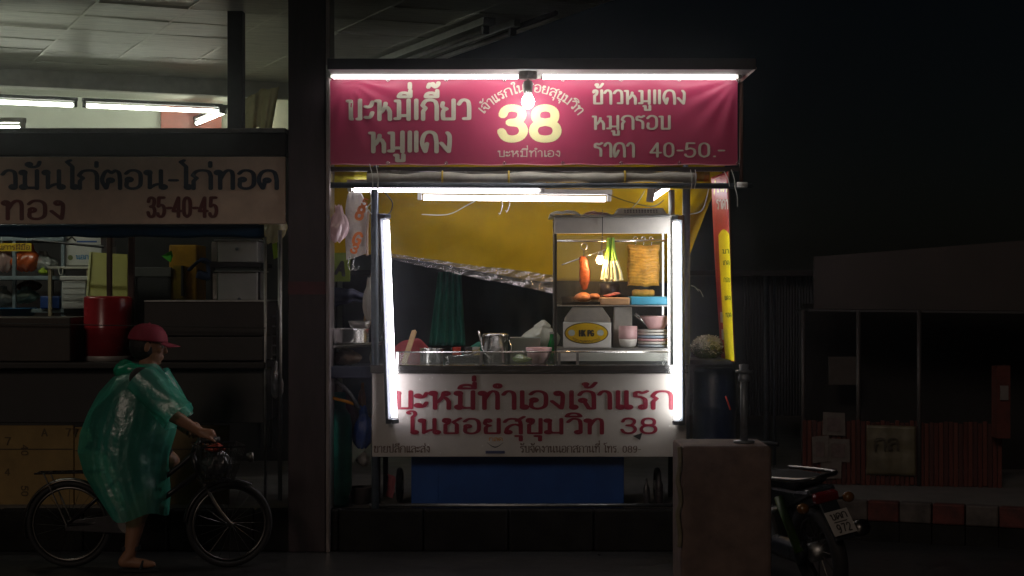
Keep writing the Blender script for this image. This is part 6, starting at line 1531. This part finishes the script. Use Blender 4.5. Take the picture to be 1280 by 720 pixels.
# ------------------------------------------------------------------ parked motorbike (tail towards the road)
MOR = P(1034, 0, 8.5); MOR.z = 0
mb_fwd = Vector((-0.31, 0.95, 0)).normalized(); mb_left = Vector((-mb_fwd.y, mb_fwd.x, 0))
MLEAN = Matrix.Rotation(rad(-11), 3, mb_fwd)
def M(x, y, z): return MOR + MLEAN @ (mb_fwd * (x + 0.55) + mb_left * y + Vector((0, 0, z))) * 0.86
moto = thing('motorbike', 'parked small motorbike with a white licence plate at its dark tail', 'motorbike', MOR)
MBK = mat('dark motorbike plastic', (0.018, 0.022, 0.026), 0.3, var=0.2)
def mring(c, r, n=40): return [M(c + r * math.cos(q), 0, 0.285 + r * math.sin(q)) for q in [2 * math.pi * i / n for i in range(n)]]
for c in (-0.55, 0.67):
    w = MB().tube(mring(c, 0.245), 0.04, 10, closed=True).build('tyre', BLACK_RUBBER, moto, smooth=True)
    MB().tube(mring(c, 0.205), 0.014, 8, closed=True).build('rim', CHR, w, smooth=True)
    MB().tube([M(c, -0.06, 0.285), M(c, 0.06, 0.285)], 0.05, 16).build('hub', STEEL_DULL, w, smooth=True)
    for k in range(10):
        q = 2 * math.pi * k / 10
        MB().tube([M(c + 0.045 * math.cos(q), 0, 0.285 + 0.045 * math.sin(q)), M(c + 0.2 * math.cos(q), 0, 0.285 + 0.2 * math.sin(q))], 0.004, 5).build('spoke', CHR, w)
def prism(name, prof, hw, m_, bev=0.015, par=None):
    pts = [M(x, -hw, z) for x, z in prof]
    return MB().slab(pts, mb_left * 2 * hw if False else (M(0, hw, 0) - M(0, -hw, 0))).build(name, m_, par or moto, bevel=bev)
prism('seat', [(-0.62, 0.70), (-0.60, 0.735), (-0.25, 0.73), (0.02, 0.70), (0.08, 0.71), (0.06, 0.665), (-0.55, 0.672)], 0.11, mat('matt seat vinyl', (0.012, 0.012, 0.013), 0.9, spec=0.15), 0.025)
prism('tail_cowl', [(-0.74, 0.66), (-0.70, 0.69), (-0.50, 0.675), (-0.05, 0.66), (-0.10, 0.52), (-0.45, 0.56)], 0.095, MBK, 0.02)
prism('leg_shield', [(0.12, 0.62), (0.36, 0.76), (0.42, 0.74), (0.30, 0.40), (0.16, 0.34), (0.06, 0.5)], 0.16, MBK, 0.03)
prism('engine', [(-0.20, 0.50), (0.12, 0.46), (0.20, 0.30), (0.0, 0.22), (-0.24, 0.28)], 0.11, STEEL_DULL, 0.02)
prism('rear_mudguard', [(-0.74, 0.655), (-0.50, 0.60), (-0.50, 0.58), (-0.76, 0.60), (-0.88, 0.40), (-0.91, 0.41)], 0.06, MBK, 0.008)
MB().tube(smooth_path([M(-0.10, 0.125, 0.72), M(-0.45, 0.13, 0.74), M(-0.74, 0.10, 0.76), M(-0.78, 0, 0.765), M(-0.74, -0.10, 0.76), M(-0.45, -0.13, 0.74), M(-0.10, -0.125, 0.72)]), 0.011, 8).build('grab_rail', CHR, moto, smooth=True)
tl = prism('tail_lamp', [(-0.78, 0.61), (-0.78, 0.66), (-0.72, 0.67), (-0.72, 0.60)], 0.075, mat('red lens', (0.12, 0.006, 0.008), 0.15), 0.01)
for s in (-1, 1):
    MB().ball(M(-0.74, 0.15 * s, 0.60), (0.032, 0.028, 0.028), 12).build('indicator', mat('amber lens', (0.14, 0.06, 0.01), 0.2), moto, smooth=True)
    MB().tube([M(-0.72, 0.06 * s, 0.61), M(-0.74, 0.14 * s, 0.60)], 0.008, 6).build('indicator_stalk', MBK, moto)
    MB().tube([M(0.44, 0.075 * s, 0.76), M(0.67, 0.075 * s, 0.285)], 0.022, 10).build('fork_leg', CHR, moto, smooth=True)
    MB().tube([M(-0.38, 0.12 * s, 0.62), M(-0.53, 0.12 * s, 0.30)], 0.024, 10).build('shock_absorber', mat('green shock spring', (0.06, 0.13, 0.02), 0.4) if s > 0 else CHR, moto, smooth=True)
    MB().tube(smooth_path([M(0.36, 0.02 * s, 0.79), M(0.33, 0.16 * s, 0.82), M(0.25, 0.25 * s, 0.80)]), 0.013, 8).build('handlebar', MBK, moto, smooth=True)
MB().ball(M(0.44, 0, 0.77), (0.08, 0.08, 0.075), 16).build('headlamp', MBK, moto, smooth=True)
MB().tube(smooth_path([M(0.10, -0.13, 0.27), M(-0.15, -0.16, 0.25), M(-0.35, -0.18, 0.30), M(-0.80, -0.18, 0.42)]), [0.018] * 8 + [0.03] * 2 + [0.042] * 6, 12).build('exhaust', CHR, moto, smooth=True)
MB().tube([M(-0.05, 0.1, 0.26), M(-0.10, 0.36, -0.06)], 0.010, 6).build('side_stand', IRON_DARK, moto)
MB().tube(smooth_path([M(-0.10, 0.10, 0.30), M(-0.54, 0.10, 0.29)]), 0.03, 10, flat=2.0).build('chain_case', MBK, moto, smooth=True)
prism('front_mudguard', [(0.42, 0.50), (0.50, 0.56), (0.70, 0.60), (0.90, 0.52), (0.96, 0.40), (0.92, 0.40), (0.86, 0.50), (0.70, 0.57), (0.52, 0.53)], 0.055, MBK, 0.006)
# plate: corners follow its tilt
pc_ = M(-0.885, 0, 0.505)
pr, pu = -(M(0, 1, 0) - M(0, 0, 0)), ((M(-0.74, 0, 0.61) - M(-0.87, 0, 0.42)).normalized())
pnrm = pr.cross(pu).normalized()
if pnrm.y > 0: pnrm = -pnrm
plate = MB().obox(pc_, (0.074, 0.066, 0.002), Matrix((pr, pu, pnrm)).transposed()).build('licence_plate', mat('white plate', (0.40, 0.38, 0.35), 0.4, var=0.1), moto, bevel=0.002)
pl = MB(); kk = [0]
def platetext(text, x0, x1, y0, y1, pen):
    st, w = strokes(text, True); w -= 0.14
    for pts in st:
        for (a1, b1), (a2, b2) in zip(pts[:-1], pts[1:]):
            L = math.hypot(a2 - a1, b2 - b1) + 1e-6
            nx, ny = -(b2 - b1) / L * pen, (a2 - a1) / L * pen
            kk[0] += 1
            pl.add([pc_ + pr * (x0 + (x1 - x0) * x / w) + pu * (y0 + (y1 - y0) * y) + pnrm * (0.0045 + 0.00004 * (kk[0] % 45)) for x, y in ((a1 + nx, b1 + ny), (a1 - nx, b1 - ny), (a2 - nx, b2 - ny), (a2 + nx, b2 + ny))], [(0, 1, 2, 3)])
platetext('บคก', -0.05, 0.05, 0.016, 0.048, 0.10)
pl.build('plate_lettering', INKD, plate)
pl = MB()
platetext('972', -0.045, 0.045, -0.054, -0.012, 0.09)
pl.build('plate_lettering', INKD, plate)
MB().obox(pc_ + pu * 0.003, (0.042, 0.003, 0.0028), Matrix((pr, pu, pnrm)).transposed()).build('plate_line', INKD, plate)

# ------------------------------------------------------------------ added volume, its glow round the lamps stands in for lens bloom
hz = MB().box((-62, -22, -1.0), (62, 92, 4.6)).build('glow_volume', mat('air', (1, 1, 1)))
hz.data.materials.clear()
hm_ = bpy.data.materials.new('lamp glow volume')
hm_.use_nodes = True
hn = hm_.node_tree
hn.nodes.clear()
ho = hn.nodes.new('ShaderNodeOutputMaterial')
hv = hn.nodes.new('ShaderNodeVolumePrincipled')
hv.inputs['Color'].default_value = (0.9, 0.92, 1.0, 1)
hv.inputs['Density'].default_value = 0.0028
hv.inputs['Anisotropy'].default_value = 0.96
hn.links.new(hv.outputs[0], ho.inputs['Volume'])
hz.data.materials.append(hm_)
stuff(hz)
